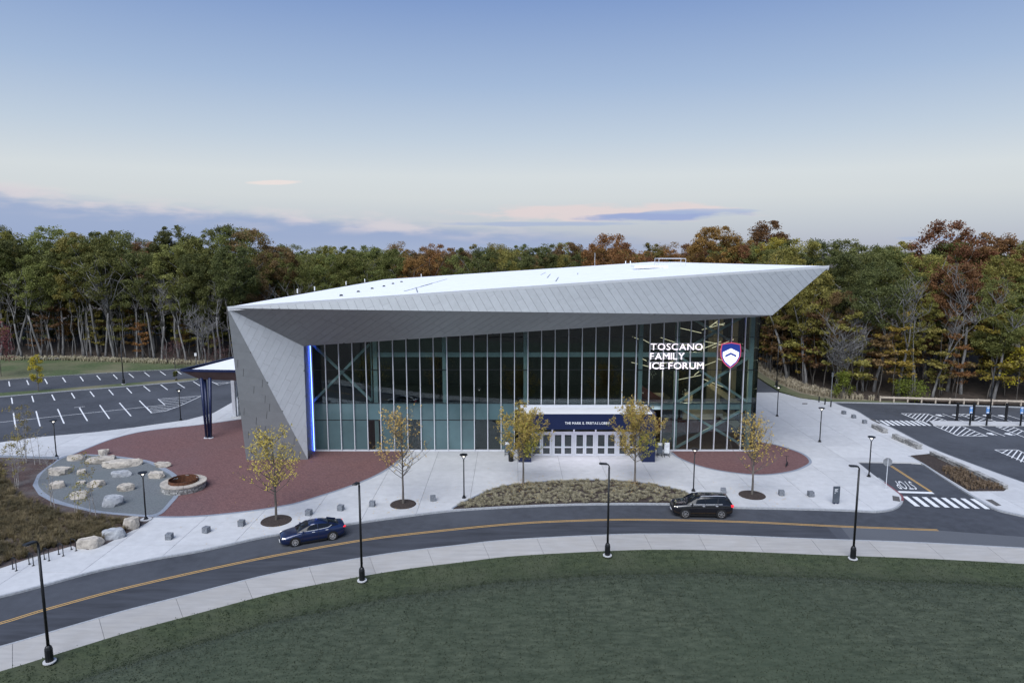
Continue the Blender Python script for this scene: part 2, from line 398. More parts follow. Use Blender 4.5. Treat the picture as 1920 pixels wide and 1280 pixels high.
# ------------------------------------------------------------------ ground, roads, paving
struct('ground', MB().sheet([(-1500, -400), (1500, -400), (1500, 2500), (-1500, 2500)], -.30), m_litter)
kerb_up = catmull([(-37.11,39.73),(-33.52,42.03),(-31.83,43.39),(-29.5,45.47),(-27.41,46.79),(-25.92,47.65),(-23.34,48.91),(-20.1,51.02),(-18.31,51.93),(-13.85,53.74),(-9.29,55.44),(-5.23,56.75),(0,57.62),(5.69,58.19),(11.41,58.32),(15.63,58.13),(19.32,57.5),(23.44,57.25),(28.54,56.88),(30.71,56.57),(31.46,56.51)], 5)
kerb_corner = catmull([(31.46,56.51),(32.89,56.94),(34.16,57.87),(35.17,59.17),(35.74,60.52),(35.99,63.25),(36.22,65.74),(36.7,70.21)], 5)
kerb_low = catmull([(-32.39,34.28),(-29.25,36.28),(-26.73,38.28),(-24.4,40.11),(-22.01,41.69),(-17.69,44.52),(-14.47,46.12),(-9.14,48.27),(-4.29,49.66),(0,50.72),(7.62,51.62),(11.46,51.78),(15.88,51.62),(22.99,50.92),(30.95,50.23),(38.84,49.19),(45.95,48.09)], 6)
# the asphalt lies below everything the traffic uses
struct('main_road', MB().sheet(offset(kerb_low, -.1) + [(80, 66.2), (42, 66.2), (33, 76), (20, 62), (-50, 62)], ZR), m_asphalt)
new_lane = offset(kerb_low, 3.55)
cut = [p for p in new_lane if p[0] < (26.89,53.41)[0]]
cut2 = [p for p in kerb_low if p[0] < (26.53,50.72)[0]]
struct('resurfaced_lane', MB().sheet(cut + cut2[::-1], ZR+.004), m_asphalt_new)
oldp = [(26.93,53.31),(34.52,52.66),(40.5,51.42),(47.04,50.23),(45,47.91),(38.77,49.09),(30.89,50.13),(26.52,50.62)]
struct('worn_asphalt_patch', MB().sheet(oldp, ZR+.004), m_asphalt_old)
cen = catmull([(-34.36,36.55),(-31.17,38.87),(-29.44,40.49),(-25.58,43.46),(-18.78,47.48),(-11.87,50.72),(-6.65,52.35),(0,53.96),(5.36,54.64),(10.76,54.86),(19,54.41),(26.91,53.46),(34.51,52.72)], 6)
for s in (-.11, .11):
    struct('centre_line', MB().sheet(strip(cen, s-.055, s+.055), ZR+.010), m_paint_y)

# plaza: individual concrete slabs cut from one outline
plaza_east = [(43.19,69.66),(42.88,65.74),(42.36,60.93),(42.22,58.9),(42.23,56.88),(43.49,55.44),(47.51,51.73),(51.35,56.15),(49.51,63.55),(48.26,69.84),(47.57,75.72)]
plaza = kerb_up + kerb_corner[1:] + [(42.27,70.02),(43.19,69.66),(47.57,75.72),(47.94,84.15),(47.5,88.51),(47.97,93.01),(47.35,95.59),(47.18,98.5),(46.24,99.03),(43.59,101.21),(42,105.45),(38.47,105.45),(31.08,105.45)] + [(26, 108), (-26, 112)] + [(-42.68,105.45),(-41.18,99.03),(-41.11,91.77),(-42.98,87.94),(-47.94,84.15),(-51.62,81.88),(-56.91,79.72),(-59.84,77.45),(-67.41,74.67)]
cs = 4.4; gap = .014
for part in (plaza, plaza_east):
    joint_base = struct('plaza', MB().sheet(part, -.03), m_joint)
    for ix in range(-22, 17):
        for iy in range(8, 27):
            x0, y0 = ix*cs+.6, iy*cs+1.2
            p = clip(part, [(x0+gap, y0+gap), (x0+cs-gap, y0+gap), (x0+cs-gap, y0+cs-gap), (x0+gap, y0+cs-gap)])
            if len(p) > 2 and area(p) > .02:
                if x0 > -24 and x0+cs < 25 and y0 > 76: continue          # under the building
                MB().prism(p, -.16, 0, False).build('slab', m_conc, joint_base, org=(x0, y0, 0))
struct('kerb', MB().prism(strip(kerb_up, -.17, .02), -.2, .008), m_kerb)
struct('kerb', MB().prism(strip(kerb_corner[:-6], -.17, .02), -.2, .008), m_kerb)
struct('painted_kerb', MB().prism(strip(kerb_corner[14:27], -.185, .0), -.2, .011), m_paint_r)
kr = catmull([(43.46,72.28),(43.51,70.21),(42.98,65.9),(42.46,61.07),(42.31,59.04),(42.32,57),(43.57,55.56),(47.6,51.83)], 5)
struct('kerb', MB().prism(strip(kr, -.25, .02), -.2, .012), m_kerb)

# near pavement: slabs between the kerb and the lawn
struct('kerb', MB().prism(strip(kerb_low, -.16, 0), -.2, .005), m_kerb)
walk = resample(kerb_low, 4.3)
wk = struct('pavement', MB().sheet(strip(kerb_low, -.16, -3.05), -.03), m_joint)
wl = [Vector(p) for p in walk]
wn = []
for i in range(len(wl)):
    t = (wl[min(i+1, len(wl)-1)]-wl[max(i-1, 0)]).normalized(); wn.append(Vector((-t.y, t.x)))
for i in range(len(wl)-1):
    a, b = wl[i], wl[i+1]; t = (b-a).normalized()*.012; na, nb_ = wn[i], wn[i+1]; m_ = [p for p in kerb_low if a.x+.3 < p[0] < b.x-.3]
    near = [tuple(Vector(p)-(na+nb_).normalized()*.17) for p in m_]; far = [tuple(Vector(p)-(na+nb_).normalized()*3.05) for p in m_]
    MB().prism([tuple(a+t-na*.17)]+near+[tuple(b-t-nb_*.17), tuple(b-t-nb_*3.05)]+far[::-1]+[tuple(a+t-na*3.05)], -.16, 0, False).build('slab', m_conc_walk, wk, org=(a.x, a.y, 0))

# lawn mound between the pavement and the camera, with a shallow swale along the pavement
edge = offset(kerb_low, -2.98)
def lawn_z(t):
    if t < 2.2: return .015 - .22*math.sin(t/2.2*math.pi/2)
    if t < 7: k = (t-2.2)/4.8; return -.205 + 1.15*(k*k*(3-2*k))
    return .945 + 1.5*(1-math.exp(-(t-7)/16))
NT = 46; me_v = []; me_f = []
ed = [tuple(p) for p in resample(edge, 1.0)]
nd = []
for i in range(len(ed)):
    t = (Vector(ed[min(i+3, len(ed)-1)])-Vector(ed[max(i-3, 0)])).normalized(); nd.append(Vector((t.y, -t.x)))
for i, p in enumerate(ed):
    dirv = nd[i]*.25 + Vector((0, -1))*.75
    for k in range(NT):
        tt = 46*(k/(NT-1))**1.5
        q = Vector(p) + (nd[i]*max(0, 1-tt/8) + Vector((0, -1))*min(1, tt/8)).normalized()*tt
        me_v.append((q.x, q.y, lawn_z(tt) + .05*math.sin(q.x*.8+q.y*.5)*min(1, tt/5)))
for i in range(len(ed)-1):
    for k in range(NT-1): a = i*NT+k; me_f.append((a, a+1, a+NT+1, a+NT))
lawn = MB(); lawn.v = me_v; lawn.f = [f[::-1] for f in me_f]
KS = 9                                        # rows of the grid that belong to the mown strip in the swale
lawn.f = [f[::-1] for j, f in enumerate(me_f) if j % (NT-1) >= KS]
struct('lawn', lawn, m_grass, smooth=True)
stripm = MB(); stripm.v = me_v; stripm.f = [f[::-1] for j, f in enumerate(me_f) if j % (NT-1) < KS]
struct('grass_strip', stripm, m_grass_strip, smooth=True)
# grass blades on the lawn
gr = random.Random(3)
def blades(n, t0, t1, mat, name, label, h0, h1):
    gb = MB()
    for _ in range(n):
        i = gr.randrange(len(ed)-1); tt = t0 + (t1-t0)*gr.random()**1.2
        q = Vector(ed[i])+Vector((gr.uniform(-.6, .6), 0)) + (nd[i]*max(0, 1-tt/8) + Vector((0, -1))*min(1, tt/8)).normalized()*tt
        if abs(q.x) > q.y*.85: continue
        z = lawn_z(tt) + .05*math.sin(q.x*.8+q.y*.5)*min(1, tt/5) - .012
        h = gr.uniform(h0, h1); a = gr.random()*6.28; w = gr.uniform(.02, .05)
        dx, dy = math.cos(a)*w, math.sin(a)*w; lx, ly = gr.uniform(-.09, .09), gr.uniform(-.09, .09)
        gb.add([(q.x-dx, q.y-dy, z), (q.x+dx, q.y+dy, z), (q.x+lx, q.y+ly, z+h)], [(0, 1, 2)])
    tag(gb.build(name, mat), label, 'grass', kind='stuff')
blades(110000, 3.6, 32, LEAF('grass_blade', (.036, .050, .026), (.135, .150, .105), 0, .5, 9.), 'lawn_grass', 'short autumn grass blades covering the lawn mound in the foreground', .04, .10)
blades(22000, .1, 4.6, LEAF('grass_blade_green', (.034, .054, .024), (.092, .112, .06), 0, .5, 9.), 'strip_grass', 'darker green grass along the near pavement', .04, .10)

# brick courts with granite edging, stone-dust circle
brick_l = catmull([(-35.8,88.51),(-40.1,85.47),(-44.17,83.38),(-46.42,81.39),(-47.77,78.12),(-48.33,73.06),(-48.61,71.51)], 6)
brick_b = catmull([(-30.29,55.33),(-28,55.27),(-25.47,55.68),(-22.23,56.75),(-20.25,57.75),(-18.91,58.77),(-15.74,62.51),(-13.82,65.58),(-12.49,69.3),(-11.96,73.06),(-12.04,75.51)], 6)
ring_c = (-39.35,63.55)
ring = catmull([(-48.87,72.08),(-46.97,72.76),(-43.57,72.18),(-40.89,71.32),(-38.08,70.02),(-34.04,66.39),(-32.33,63.85),(-30.78,60.65),(-30.27,58.51),(-30.03,55.44),(-32.1,55.33),(-35.99,56.15),(-40.92,58.38),(-43.62,60.38),(-45.9,62.8),(-47.63,65.9),(-48.5,68.95)], 6, True)
bp = brick_l + [(-48.1,70.02),(-38.07,59.97),(-31.96,55.91)] + brick_b + [(-16, 76), (-28, 78)]
struct('brick_paving', MB().sheet(bp, .006), m_brick)
struct('brick_edging', MB().sheet(strip(brick_b, -.3, 0), .011), m_edging)
struct('brick_edging', MB().sheet(strip(brick_l[:-1], -.12, .12), .011), m_edging)
cx = sum(p[0] for p in ring)/len(ring); cy = sum(p[1] for p in ring)/len(ring)
inner = [tuple(Vector((cx, cy)) + (Vector(p)-Vector((cx, cy)))*(1-.55/(Vector(p)-Vector((cx, cy))).length)) for p in ring]
struct('stone_edging_ring', MB().prism(ring, -.1, .03), m_edging)
struct('stone_dust_circle', MB().sheet(inner, .036), m_gravel)
oval = catmull([(17.89,73.46),(18.19,71.51),(19.51,68.95),(21.71,67.05),(24.89,66.06),(28.23,67.05),(30.66,68.95),(31.73,70.57),(31.94,73.06),(30.8,75.72),(29.3,77.45),(27.97,78.12)], 6)
oval = oval + [(26, 76), (16.5, 76)]
struct('brick_paving', MB().sheet(oval, .006), m_brick)
struct('brick_edging', MB().sheet(strip(oval[:-10], -.28, 0), .011), m_edging)

# planting bed left of the circle, planter in front of the doors, bed beside the side street
meadow = [(-67.19,73.06),(-55.57,71.7),(-48.89,71.13),(-48.42,69.66),(-48.27,68.6),(-47.52,65.9),(-45.84,62.8),(-43.48,60.24),(-40.83,58.26),(-35.92,56.03),(-32.03,55.21),(-30.27,55.04),(-30.2,53.96),(-30.35,53.09),(-30.77,51.52),(-31.16,49.75),(-31.94,48.82),(-32.71,49.09),(-33.56,49.47),(-35.22,47.48),(-36.32,45.79),(-39.63,41.83)]
struct('planting_bed', MB().prism(meadow, -.1, .035), m_mulch_red)
pl_top = catmull([(-5.15,56.88),(-3.85,59.04),(-1.51,61.93),(1.03,63.25),(6.25,64.16),(11.4,63.85),(14.88,62.07),(16.24,60.52),(16.87,59.57)], 6)
pl_bot = [p for p in offset(kerb_up, .06) if pl_top[0][0]+.1 < p[0] < pl_top[-1][0]-.1][::-1]
planter = pl_top + pl_bot
struct('planter_bed', MB().prism(planter, -.1, .05), m_mulch)
struct('planter_edging', MB().prism(strip(pl_top, -.02, .14), -.1, .09), m_edging)
bed_r = [(43.52,72.18),(46.09,72.86),(46.38,68.25),(46.43,64.31),(46.69,61.93),(45.99,61.35),(42.7,61.28),(43.08,66.06),(43.42,69.3)]
struct('street_bed', MB().prism(bed_r, -.1, .06), m_mulch)
pad = lambda pts: MB().sheet(pts, .006)
m_mat = M('tactile_iron', (.10, .095, .09), .8, 0, .2, 10.)
struct('tactile_plate', pad([(34.91,60.17),(35.36,59.83),(34.78,58.64),(34.26,58.9)]), m_mat)
struct('tactile_plate', pad([(42.74,59.17),(43.36,59.17),(43.22,57.75),(42.66,57.62)]), m_mat)
struct('tactile_plate', pad([(47.43,88.51),(47.92,88.37),(47.86,86.28),(47.44,86.01)]), m_mat)
struct('tactile_plate', pad([(42.48,97.8),(43.26,97.8),(42.96,97.11),(42.19,97.11)]), m_mat)

# far left car park with grass island
lotl = [(-72.11,77.23),(-67.41,74.67),(-59.84,77.45),(-56.91,79.72),(-51.62,81.88),(-47.94,84.15),(-42.98,87.94),(-41.11,91.77),(-41.18,99.03),(-44.45,114.12),(-50.73,130.69),(-63.73,125.98),(-75.75,121.59),(-88.15,115.54),(-100.04,108.34)]
lot_l = struct('parking_lot', MB().sheet(lotl, ZR+.006), m_asphalt)
for s in [(-86.22,114.95,-82.97,110.71),(-83.81,115.9,-80.6,111.83),(-81.53,117.12,-78.1,112.73),(-79.24,118.37,-75.93,114.12),(-76.78,119.38,-73.5,115.06),(-74.36,120.28,-71.22,116.15),(-72.03,121.33,-68.85,117.12),(-69.73,122.26,-66.6,118.24),(-67.44,123.34,-64.41,119.38),(-65.21,124.57,-62.15,120.54),(-62.66,125.41,-59.83,121.59),(-76.39,102.05,-73.27,97.97),(-74.14,103.29,-70.96,99.12),(-71.7,104.26,-68.55,100.2),(-69.41,105.45,-66.43,101.58),(-67.22,106.67,-64.16,102.71),(-65.03,108.02,-61.94,103.97),(-62.91,109.4,-59.79,105.25),(-60.96,110.93,-57.71,106.77),(-58.71,112.05,-55.48,107.91),(-56.53,113.31,-53.44,109.4),(-54.48,114.71,-51.21,110.49),(-68.98,92.23,-62.64,83.89),(-66.65,93.4,-60.48,85.2),(-64.42,94.61,-58.28,86.55),(-61.86,95.43,-56.1,87.94),(-59.97,97.11,-53.86,89.09),(-57.94,98.59,-51.79,90.56),(-55.76,100.02,-49.85,92.23),(-71.25,91.08,-64.68,82.62),(-79.03,100.84,-75.84,96.77),(-88.64,113.77,-85.61,109.84)]:
    x0, y0, x1, y1 = s
    MB().sheet([(p[0]-x0, p[1]-y0) for p in line_quad(x0, y0, x1, y1, .16)], 0).build('parking_line', m_paint_w, lot_l, loc=(x0, y0, ZR+.012))
for s in [(-70.62,85.07,-50.56,97.11),(-53.53,101.11,-47.94,103.48),(-53.53,101.11,-50.47,97.11),(-47.94,103.48,-48.06,96.26),(-48.06,96.26,-48.54,93.4),(-48.54,93.4,-49.85,92.23),(-49.85,92.23,-52.36,95.68),(-62.69,95.59,-61.51,96.1),(-51.13,114.36,-48.92,111.83),(-48.92,111.83,-47.63,114.12)]:
    x0, y0, x1, y1 = s
    MB().sheet([(p[0]-x0, p[1]-y0) for p in line_quad(x0, y0, x1, y1, .13)], 0).build('parking_line', m_paint_w, lot_l, loc=(x0, y0, ZR+.016))
for s in [(-52.91,100.29,-48.63,102.52),(-52.2,99.3,-48.59,101.11),(-51.45,98.32,-48.55,99.74),(-50.78,97.45,-48.37,98.32),(-51.66,95.43,-48.28,97.11),(-51.42,94.61,-48.16,95.68),(-50.82,93.64,-48.29,94.77),(-50.26,92.93,-48.37,93.8),(-50.6,113.65,-47.85,114.12),(-49.96,112.96,-48.12,113.65)]:
    x0, y0, x1, y1 = s
    MB().sheet([(p[0]-x0, p[1]-y0) for p in line_quad(x0, y0, x1, y1, .13)], 0).build('hatch_line', m_paint_w, lot_l, loc=(x0, y0, ZR+.014))
isl_lo = catmull([(-89.5,96.6),(-78.47,102.52),(-72.51,105.85),(-66.04,109.19),(-59.16,112.73),(-54.8,115.3),(-54.74,117)], 4)
isl_up = catmull([(-54.97,117.49),(-58.42,115.78),(-65.63,112.28),(-73.89,107.91),(-80.35,105.05),(-91.68,99.03)], 4)
struct('grass_island', MB().prism(isl_lo+isl_up, -.2, -.02), m_grass_far)
struct('kerb', MB().prism(strip(isl_lo, -.16, 0), -.2, -.005), m_kerb)
far_k = catmull([(-100.04,108.34),(-88.15,115.54),(-75.75,121.59),(-63.73,125.98),(-57.2,128.88),(-50.97,131.3)], 4)
struct('kerb', MB().prism(strip(far_k, 0, .18), -.2, -.0), m_kerb)
verge = far_k + [(-52.16,134.45),(-54.88,130.69),(-67.29,133.17),(-78.44,135.75),(-91.13,137.08),(-105.15,138.43),(-127.06,138.43)]
struct('grass_verge', MB().prism(verge, -.2, -.012), m_grass_far)

# right-hand car park
lotr = [(47.18,98.5),(47.35,95.59),(47.97,93.01),(47.5,88.51),(47.94,84.15),(47.57,75.72),(48.26,69.84),(49.51,63.55),(51.35,56.15),(83.3,93.01),(73.08,95.26),(57.68,97.63)]
lot_r = struct('parking_lot', MB().sheet(lotr, ZR+.008), m_asphalt)
struct('kerb', MB().prism(strip([(46.94,98.67),(57.78,97.8),(73.2,95.43),(83.58,93.33)], 0, .2), -.2, .0), m_kerb)
struct('kerb', MB().prism(strip(catmull([(47.18,98.5),(47.35,95.59),(47.97,93.01),(47.5,88.51),(47.94,84.15),(47.57,75.72),(48.26,69.84),(49.51,63.55),(51.35,56.15)], 4), 0, .16), -.2, .005), m_kerb)
isl = [(54.84,87.52),(67.26,86.96),(77.7,86.55),(76.08,84.67),(65.94,85.2),(54.15,85.47)]
isl_r = struct('traffic_island', MB().prism(isl, -.2, .01), m_conc)
def mark(lst, w, parent, name, mat=None, dz=.014):
    for x0, y0, x1, y1 in lst:
        MB().sheet([(p[0]-x0, p[1]-y0) for p in line_quad(x0, y0, x1, y1, w)], 0).build(name, mat or m_paint_w, parent, loc=(x0, y0, ZR+dz))
# hatched bays: outline and stripes
Z = 0
mark([(53.74,92,57.25,91.82),(57.25,91.82,57.43,87.54),(53.74,92,53.79,87.17),(54.75,85.33,57.67,85.09),(57.67,85.09,57.71,80.52),(57.71,80.52,54.22,80.74),(54.22,80.74,54.26,85.48),(61.41,91.65,62.85,91.65),(62.85,91.65,63.76,87.38),(61.41,91.65,61.29,88.6),(61.89,85.09,63.99,84.99),(63.99,84.99,63.68,82.34),(61.89,85.09,61.83,79.85),(54.64,74.89,57.22,74.89),(57.22,74.89,56.85,72.45),(54.64,74.89,54.74,69.64)], .13, lot_r, 'parking_line', dz=.018)
mark([(59.28,91.77,59.56,87.48),(65.49,91.48,65.77,87.07),(67.6,91.08,67.8,87.69),(59.78,85.09,59.83,80.52),(69.65,91.08,69.89,89.41),(65.72,84.99,65.47,82.58)], .13, lot_r, 'parking_line', dz=.018)
mark([(54.26,91.65,53.73,91.08),(55.02,91.77,53.68,90.41),(55.63,91.77,53.81,89.69),(56.25,91.77,53.82,88.98),(56.83,91.77,53.82,88.22),(57.15,91.48,53.85,87.48),(57.21,90.52,54.41,87.38),(57.24,89.58,54.97,87.38),(57.3,88.6,55.56,87.38),(57.33,87.8,56.21,87.38),(55.33,85.23,54.33,84.15),(55.97,85.14,54.3,83.28),(56.64,85.09,54.2,82.34),(57.41,85.09,54.25,81.65),(57.63,84.35,54.18,80.87),(57.65,83.52,54.7,80.74),(57.64,82.67,55.28,80.7),(57.66,81.79,55.95,80.61),(57.66,80.97,56.68,80.61),(62.09,91.54,61.45,91.08),(62.81,91.48,61.31,90.24),(62.93,90.63,61.3,89.41),(63.08,89.85,61.36,88.49),(63.26,89.14,61.18,87.54),(63.45,88.44,62,87.48),(63.59,87.69,62.88,87.43),(62.71,84.99,61.86,84.49),(63.41,84.89,61.84,83.76),(63.89,84.49,61.83,83.05),(63.86,83.76,61.88,82.25),(63.8,83,61.82,81.33),(56.04,74.81,54.46,73.56),(56.57,74.78,54.49,72.81),(57.08,74.7,54.38,71.9),(56.97,73.93,54.4,71.19),(56.85,73.18,54.32,70.49)], .13, lot_r, 'hatch_line', dz=.014)
# crossing in the car park and at the side street
for i in range(10):
    x = 315+i*55
    MB().sheet([(47.95,88.08),(48.37,88.08),(48.19,85.74),(47.78,85.74)], 0) if False else None
def crosswalk(a0, a1, b0, b1, n, fill, parent, dz):
    """bars between the two long edges a0-a1 and b0-b1"""
    for i in range(n):
        t0 = i/(n-1+fill); t1 = (i+fill)/(n-1+fill)
        L = lambda p, q, t: (p[0]+(q[0]-p[0])*t, p[1]+(q[1]-p[1])*t)
        q = [L(a0, a1, t0), L(a0, a1, t1), L(b0, b1, t1), L(b0, b1, t0)]
        MB().sheet([(p[0]-q[0][0], p[1]-q[0][1]) for p in q], 0).build('crossing_bar', m_paint_w, parent, loc=(q[0][0], q[0][1], ZR+dz))
crosswalk((47.99,88.22), (54.18,87.94), (47.71,85.6), (53.94,85.47), 10, .55, lot_r, .014)
side = struct('side_street', MB().sheet([(36.7,70.21),(42.22,69.93),(43.08,69.48),(42.78,65.58),(42.36,60.93),(42.14,58.64),(39.63,57.87),(34.88,58.64),(35.74,60.52),(35.99,63.25)], ZR+.006), m_asphalt)
crosswalk((35.92,60.31), (42.14,59.63), (35.67,57.87), (41.84,57.19), 8, .52, side, .014)
mark([(35.97,61.45,39.29,61.17)], .5, side, 'stop_line')
mark([(39.63,69.04,39.2,61.43),(39.84,69.16,39.34,61.43)], .11, side, 'centre_line', m_paint_y)
struct('access_road', MB().sheet([(31.02,105.25),(38.4,105.25),(42.09,105.25),(42.36,110.93),(42.7,115.54),(42.94,121.59),(43.02,147.12)], .004), m_asphalt)
struct('grass_verge', MB().prism([(43.31,122.66),(43.22,117),(42.86,112.28),(42.49,106.26),(43.75,101.58),(46.4,99.39),(47.31,98.78),(57.88,97.97),(58.49,99.03),(48.09,100.47),(45.03,104.65),(44.47,111.83),(45.16,123.75)], -.2, .012), m_grass_far)
struct('dry_bank', MB().prism([(45.98,131.92),(45.16,123.75),(44.47,111.83),(45.03,104.65),(48.09,100.47),(53.93,99.39),(49.31,103.09),(46.93,109.19),(47.44,119.51),(48.07,131.92)], -.2, .03), m_dry)

# forest floor, rising gently into the trees
def floor_sheet(front, depth, rise, name):
    f = [Vector(p) for p in resample(front, 3.)]; mb = MB(); nt_ = 14
    for p in f:
        dv = Vector((p.x*.35, p.y)).normalized()
        for k in range(nt_):
            t = k/(nt_-1); q = p+dv*depth*t
            mb.v.append((q.x, q.y, .02+rise*t*(2-t)+.25*math.sin(q.x*.7)*math.sin(q.y*.6)*min(1, t*5)))
    for i in range(len(f)-1):
        for k in range(nt_-1): a = i*nt_+k; mb.f.append((a, a+nt_, a+nt_+1, a+1))
    return struct(name, mb, m_litter, smooth=True)
edge_l = catmull([(-134.93,139.81),(-105.66,139.11),(-91.57,137.75),(-78.44,135.75),(-67.29,133.17),(-54.63,130.08),(-51.2,131.92)], 4)
edge_r = catmull([(46.74,135.75),(47.63,130.69),(47.05,118.49),(46.75,108.76),(49.13,102.71),(54.12,99.74),(62.22,98.67),(73.82,96.26),(86.85,93.64)], 4)
floor_sheet(edge_l, 60, 1.2, 'forest_floor'); floor_sheet(edge_r, 60, 3.0, 'forest_floor')

# ------------------------------------------------------------------ the arena
YG = 74.06
A = Vector((-27.77,66.5,16.65)); B = Vector((33,71.5,20.5)); C = Vector((25.88,67.6,15.86))
E_ = Vector((-21.88,70.9,12.39)); L0 = Vector((-28.46, 70.76, 0)); F0 = Vector((-21.95, 70.95, 0))
BL = Vector((-24.2,130,16.45)); BR = Vector((26.74,130,19.77))
GR = Vector((24.5,67.74,15.71))
ORG = (0, 74, 0)
arena = wthing('ice_arena', 'grey metal clad ice arena with angular white roof and tall glass front', 'building', ORG)
X0, X1 = -21.97, (25.47,74.06)[0]; XC = (27.05,74.06)[0]
NM = 33; SP = (X1-X0)/(NM-1)

roof = MB()
up = Vector((0, 0, .12))
rb = [A, B, BR, BL]
roof.add([p+up for p in rb]+[p-up*2 for p in rb], [(0,1,2,3),(7,6,5,4),(0,4,5,1),(1,5,6,2),(2,6,7,3),(3,7,4,0)])
roof_o = roof.build('roof', m_roof, arena, org=ORG)
# metal facets: a backing sheet with individual diagonal panels
def facet(name, pts, ang, pw, plen, mat, backing=.06, gapw=.025, gapl=None):
    pts = [Vector(p) for p in pts]; n = (pts[1]-pts[0]).cross(pts[2]-pts[0]).normalized()
    if n.y > 0: n = -n
    cen = sum(pts, Vector())/len(pts); gapl = gapw if gapl is None else gapl
    u = Vector((0, 0, 1)).cross(n).normalized()
    if u.x < 0: u = -u
    v = n.cross(u)
    if v.z < 0: v = -v
    d = u*math.cos(ang)+v*math.sin(ang); e = -u*math.sin(ang)+v*math.cos(ang)
    P2 = [((p-cen).dot(d), (p-cen).dot(e)) for p in pts]
    if sum(P2[i-1][0]*P2[i][1]-P2[i][0]*P2[i-1][1] for i in range(len(P2))) < 0: P2 = P2[::-1]
    mb = MB(); k = len(pts)
    mb.add([p for p in pts]+[p-n*backing for p in pts], [tuple(range(k)), tuple(range(2*k-1, k-1, -1))]+[(i, (i+1)%k, k+(i+1)%k, k+i) for i in range(k)])
    face = mb.build(name, m_back, arena, org=ORG)
    xs = [p[0] for p in P2]; ys = [p[1] for p in P2]
    j = 0; y = min(ys)-.001
    lr = random.Random(len(name)*7+3)
    while y < max(ys):
        x = min(xs) - lr.random()*plen
        while x < max(xs):
            x2 = x + plen*lr.uniform(.6, 1.25)
            c = clip(P2, [(x+gapw/2, y+gapl/2), (x2-gapw/2, y+gapl/2), (x2-gapw/2, y+pw-gapl/2), (x+gapw/2, y+pw-gapl/2)])
            if len(c) > 2 and area(c) > .03:
                m = len(c); W = lambda q, h: cen + d*q[0] + e*q[1] + n*h
                o = W(c[0], 0); pm = MB()
                pm.add([W(q, .030) for q in c]+[W(q, .004) for q in c], [tuple(range(m))]+[(i, m+i, m+(i+1)%m, (i+1)%m) for i in range(m)])
                bm = bmesh.new(); me = pm.mesh('panel', mat, o); bm.from_mesh(me)
                bmesh.ops.recalc_face_normals(bm, faces=bm.faces)
                nrm_ = [f for f in bm.faces if len(f.verts) == m]
                bm.to_mesh(me); bm.free()
                po = bpy.data.objects.new('panel', me); COL.objects.link(po); po.parent = face; po.location = o-Vector(ORG)
            x = x2
        y += pw; j += 1
    return face
facet('fascia', [A, B, C], R(-65), .76, 5.4, m_zinc, gapw=.010, gapl=.026)
facet('soffit', [A, C, GR, E_], R(42), .66, 3.6, m_zinc, gapw=.014, gapl=.020)
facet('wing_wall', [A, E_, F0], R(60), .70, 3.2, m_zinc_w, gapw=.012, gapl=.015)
facet('leaning_wall', [A, F0, L0], R(-10), .9, 3.2, m_zinc, gapw=.05, gapl=.006)
cop = MB()
cop.beam(A+Vector((0, -.03, .05)), B+Vector((0, -.03, .05)), .12, .26)
cop.build('roof_coping', m_zinc_w, roof_o, org=ORG)
# return wall beside the glass, upper closing soffit, side and rear walls
mb = MB(); gt = lambda x: E_.z + (GR.z-E_.z)*(x-E_.x)/(GR.x-E_.x)
mb.add([F0, E_, (X0-.25, YG, E_.z), (X0-.25, YG, 0), F0+Vector((-.3, .2, 0)), E_+Vector((-.3, .2, 0)), (X0-.55, YG, E_.z), (X0-.55, YG, 0)], [(0,1,2,3),(7,6,5,4),(0,4,5,1),(2,6,7,3)])
mb.build('return_wall', m_zinc, arena, org=ORG)
mb = MB(); mb.add([E_+Vector((0, .02, .02)), GR+Vector((0, .02, .02)), (GR.x+.4, YG+.3, GR.z+.03), (E_.x-.3, YG+.3, E_.z+.03)], [(0,1,2,3)])
mb.build('upper_soffit', m_soffit, arena, org=ORG)
mb = MB()
mb.add([C, B, BR, (27.5, 130, 0), (27.5, 76, 0), (27.3, 74.4, GR.z)], [(0,5,4,3,2,1)])
mb.build('side_wall', m_zinc, arena, org=ORG)
mb = MB(); mb.add([L0, A, BL, (-24.6, 130, 0)], [(0,1,2,3)]); mb.build('side_wall', m_zinc, arena, org=ORG)
mb = MB(); mb.add([(-24.6, 130, 0), BL, BR, (27.5, 130, 0)], [(0,1,2,3)]); mb.build('rear_wall', m_zinc, arena, org=ORG)

# curtain wall
ROWS = [.16, 3.55, 5.45, 9.21, 12.83]
VX0, VX1 = (0.96,74.06)[0], (15.88,74.06)[0]      # vestibule opening
top = lambda x: gt(x)+.02
def pane(x0, x1, z0, z1, mat, nm='pane'):
    if z1-z0 < .12: return
    zt0, zt1 = min(z1, top(x0)-.03), min(z1, top(x1)-.03)
    if zt0-z0 < .08: return
    me = MB().add([(x0, YG, z0), (x1, YG, z0), (x1, YG, zt1), (x0, YG, zt0), (x0, YG+.03, z0), (x1, YG+.03, z0), (x1, YG+.03, zt1), (x0, YG+.03, zt0)], [(0,1,2,3),(7,6,5,4),(0,4,5,1),(1,5,6,2),(2,6,7,3),(3,7,4,0)])
    return me.build(nm, mat, glz, org=((x0+x1)/2, YG, z0))
frame = MB()
for z in ROWS[1:]:
    if z > 12: frame.box(((X0+XC)/2+12, YG+.02, z), (XC-X0-24, .10, .06))
    else:
        for a, b in (((X0, VX0-.1), (VX1+.1, XC)) if z < 5 else ((X0, XC),)): frame.box(((a+b)/2, YG+.02, z), (b-a, .10, .07))
glz = frame.build('curtain_wall', m_black, arena, org=ORG)
cols = [X0+i*SP for i in range(NM)]+[XC]
clear_low = {4, 7, 12, 13}
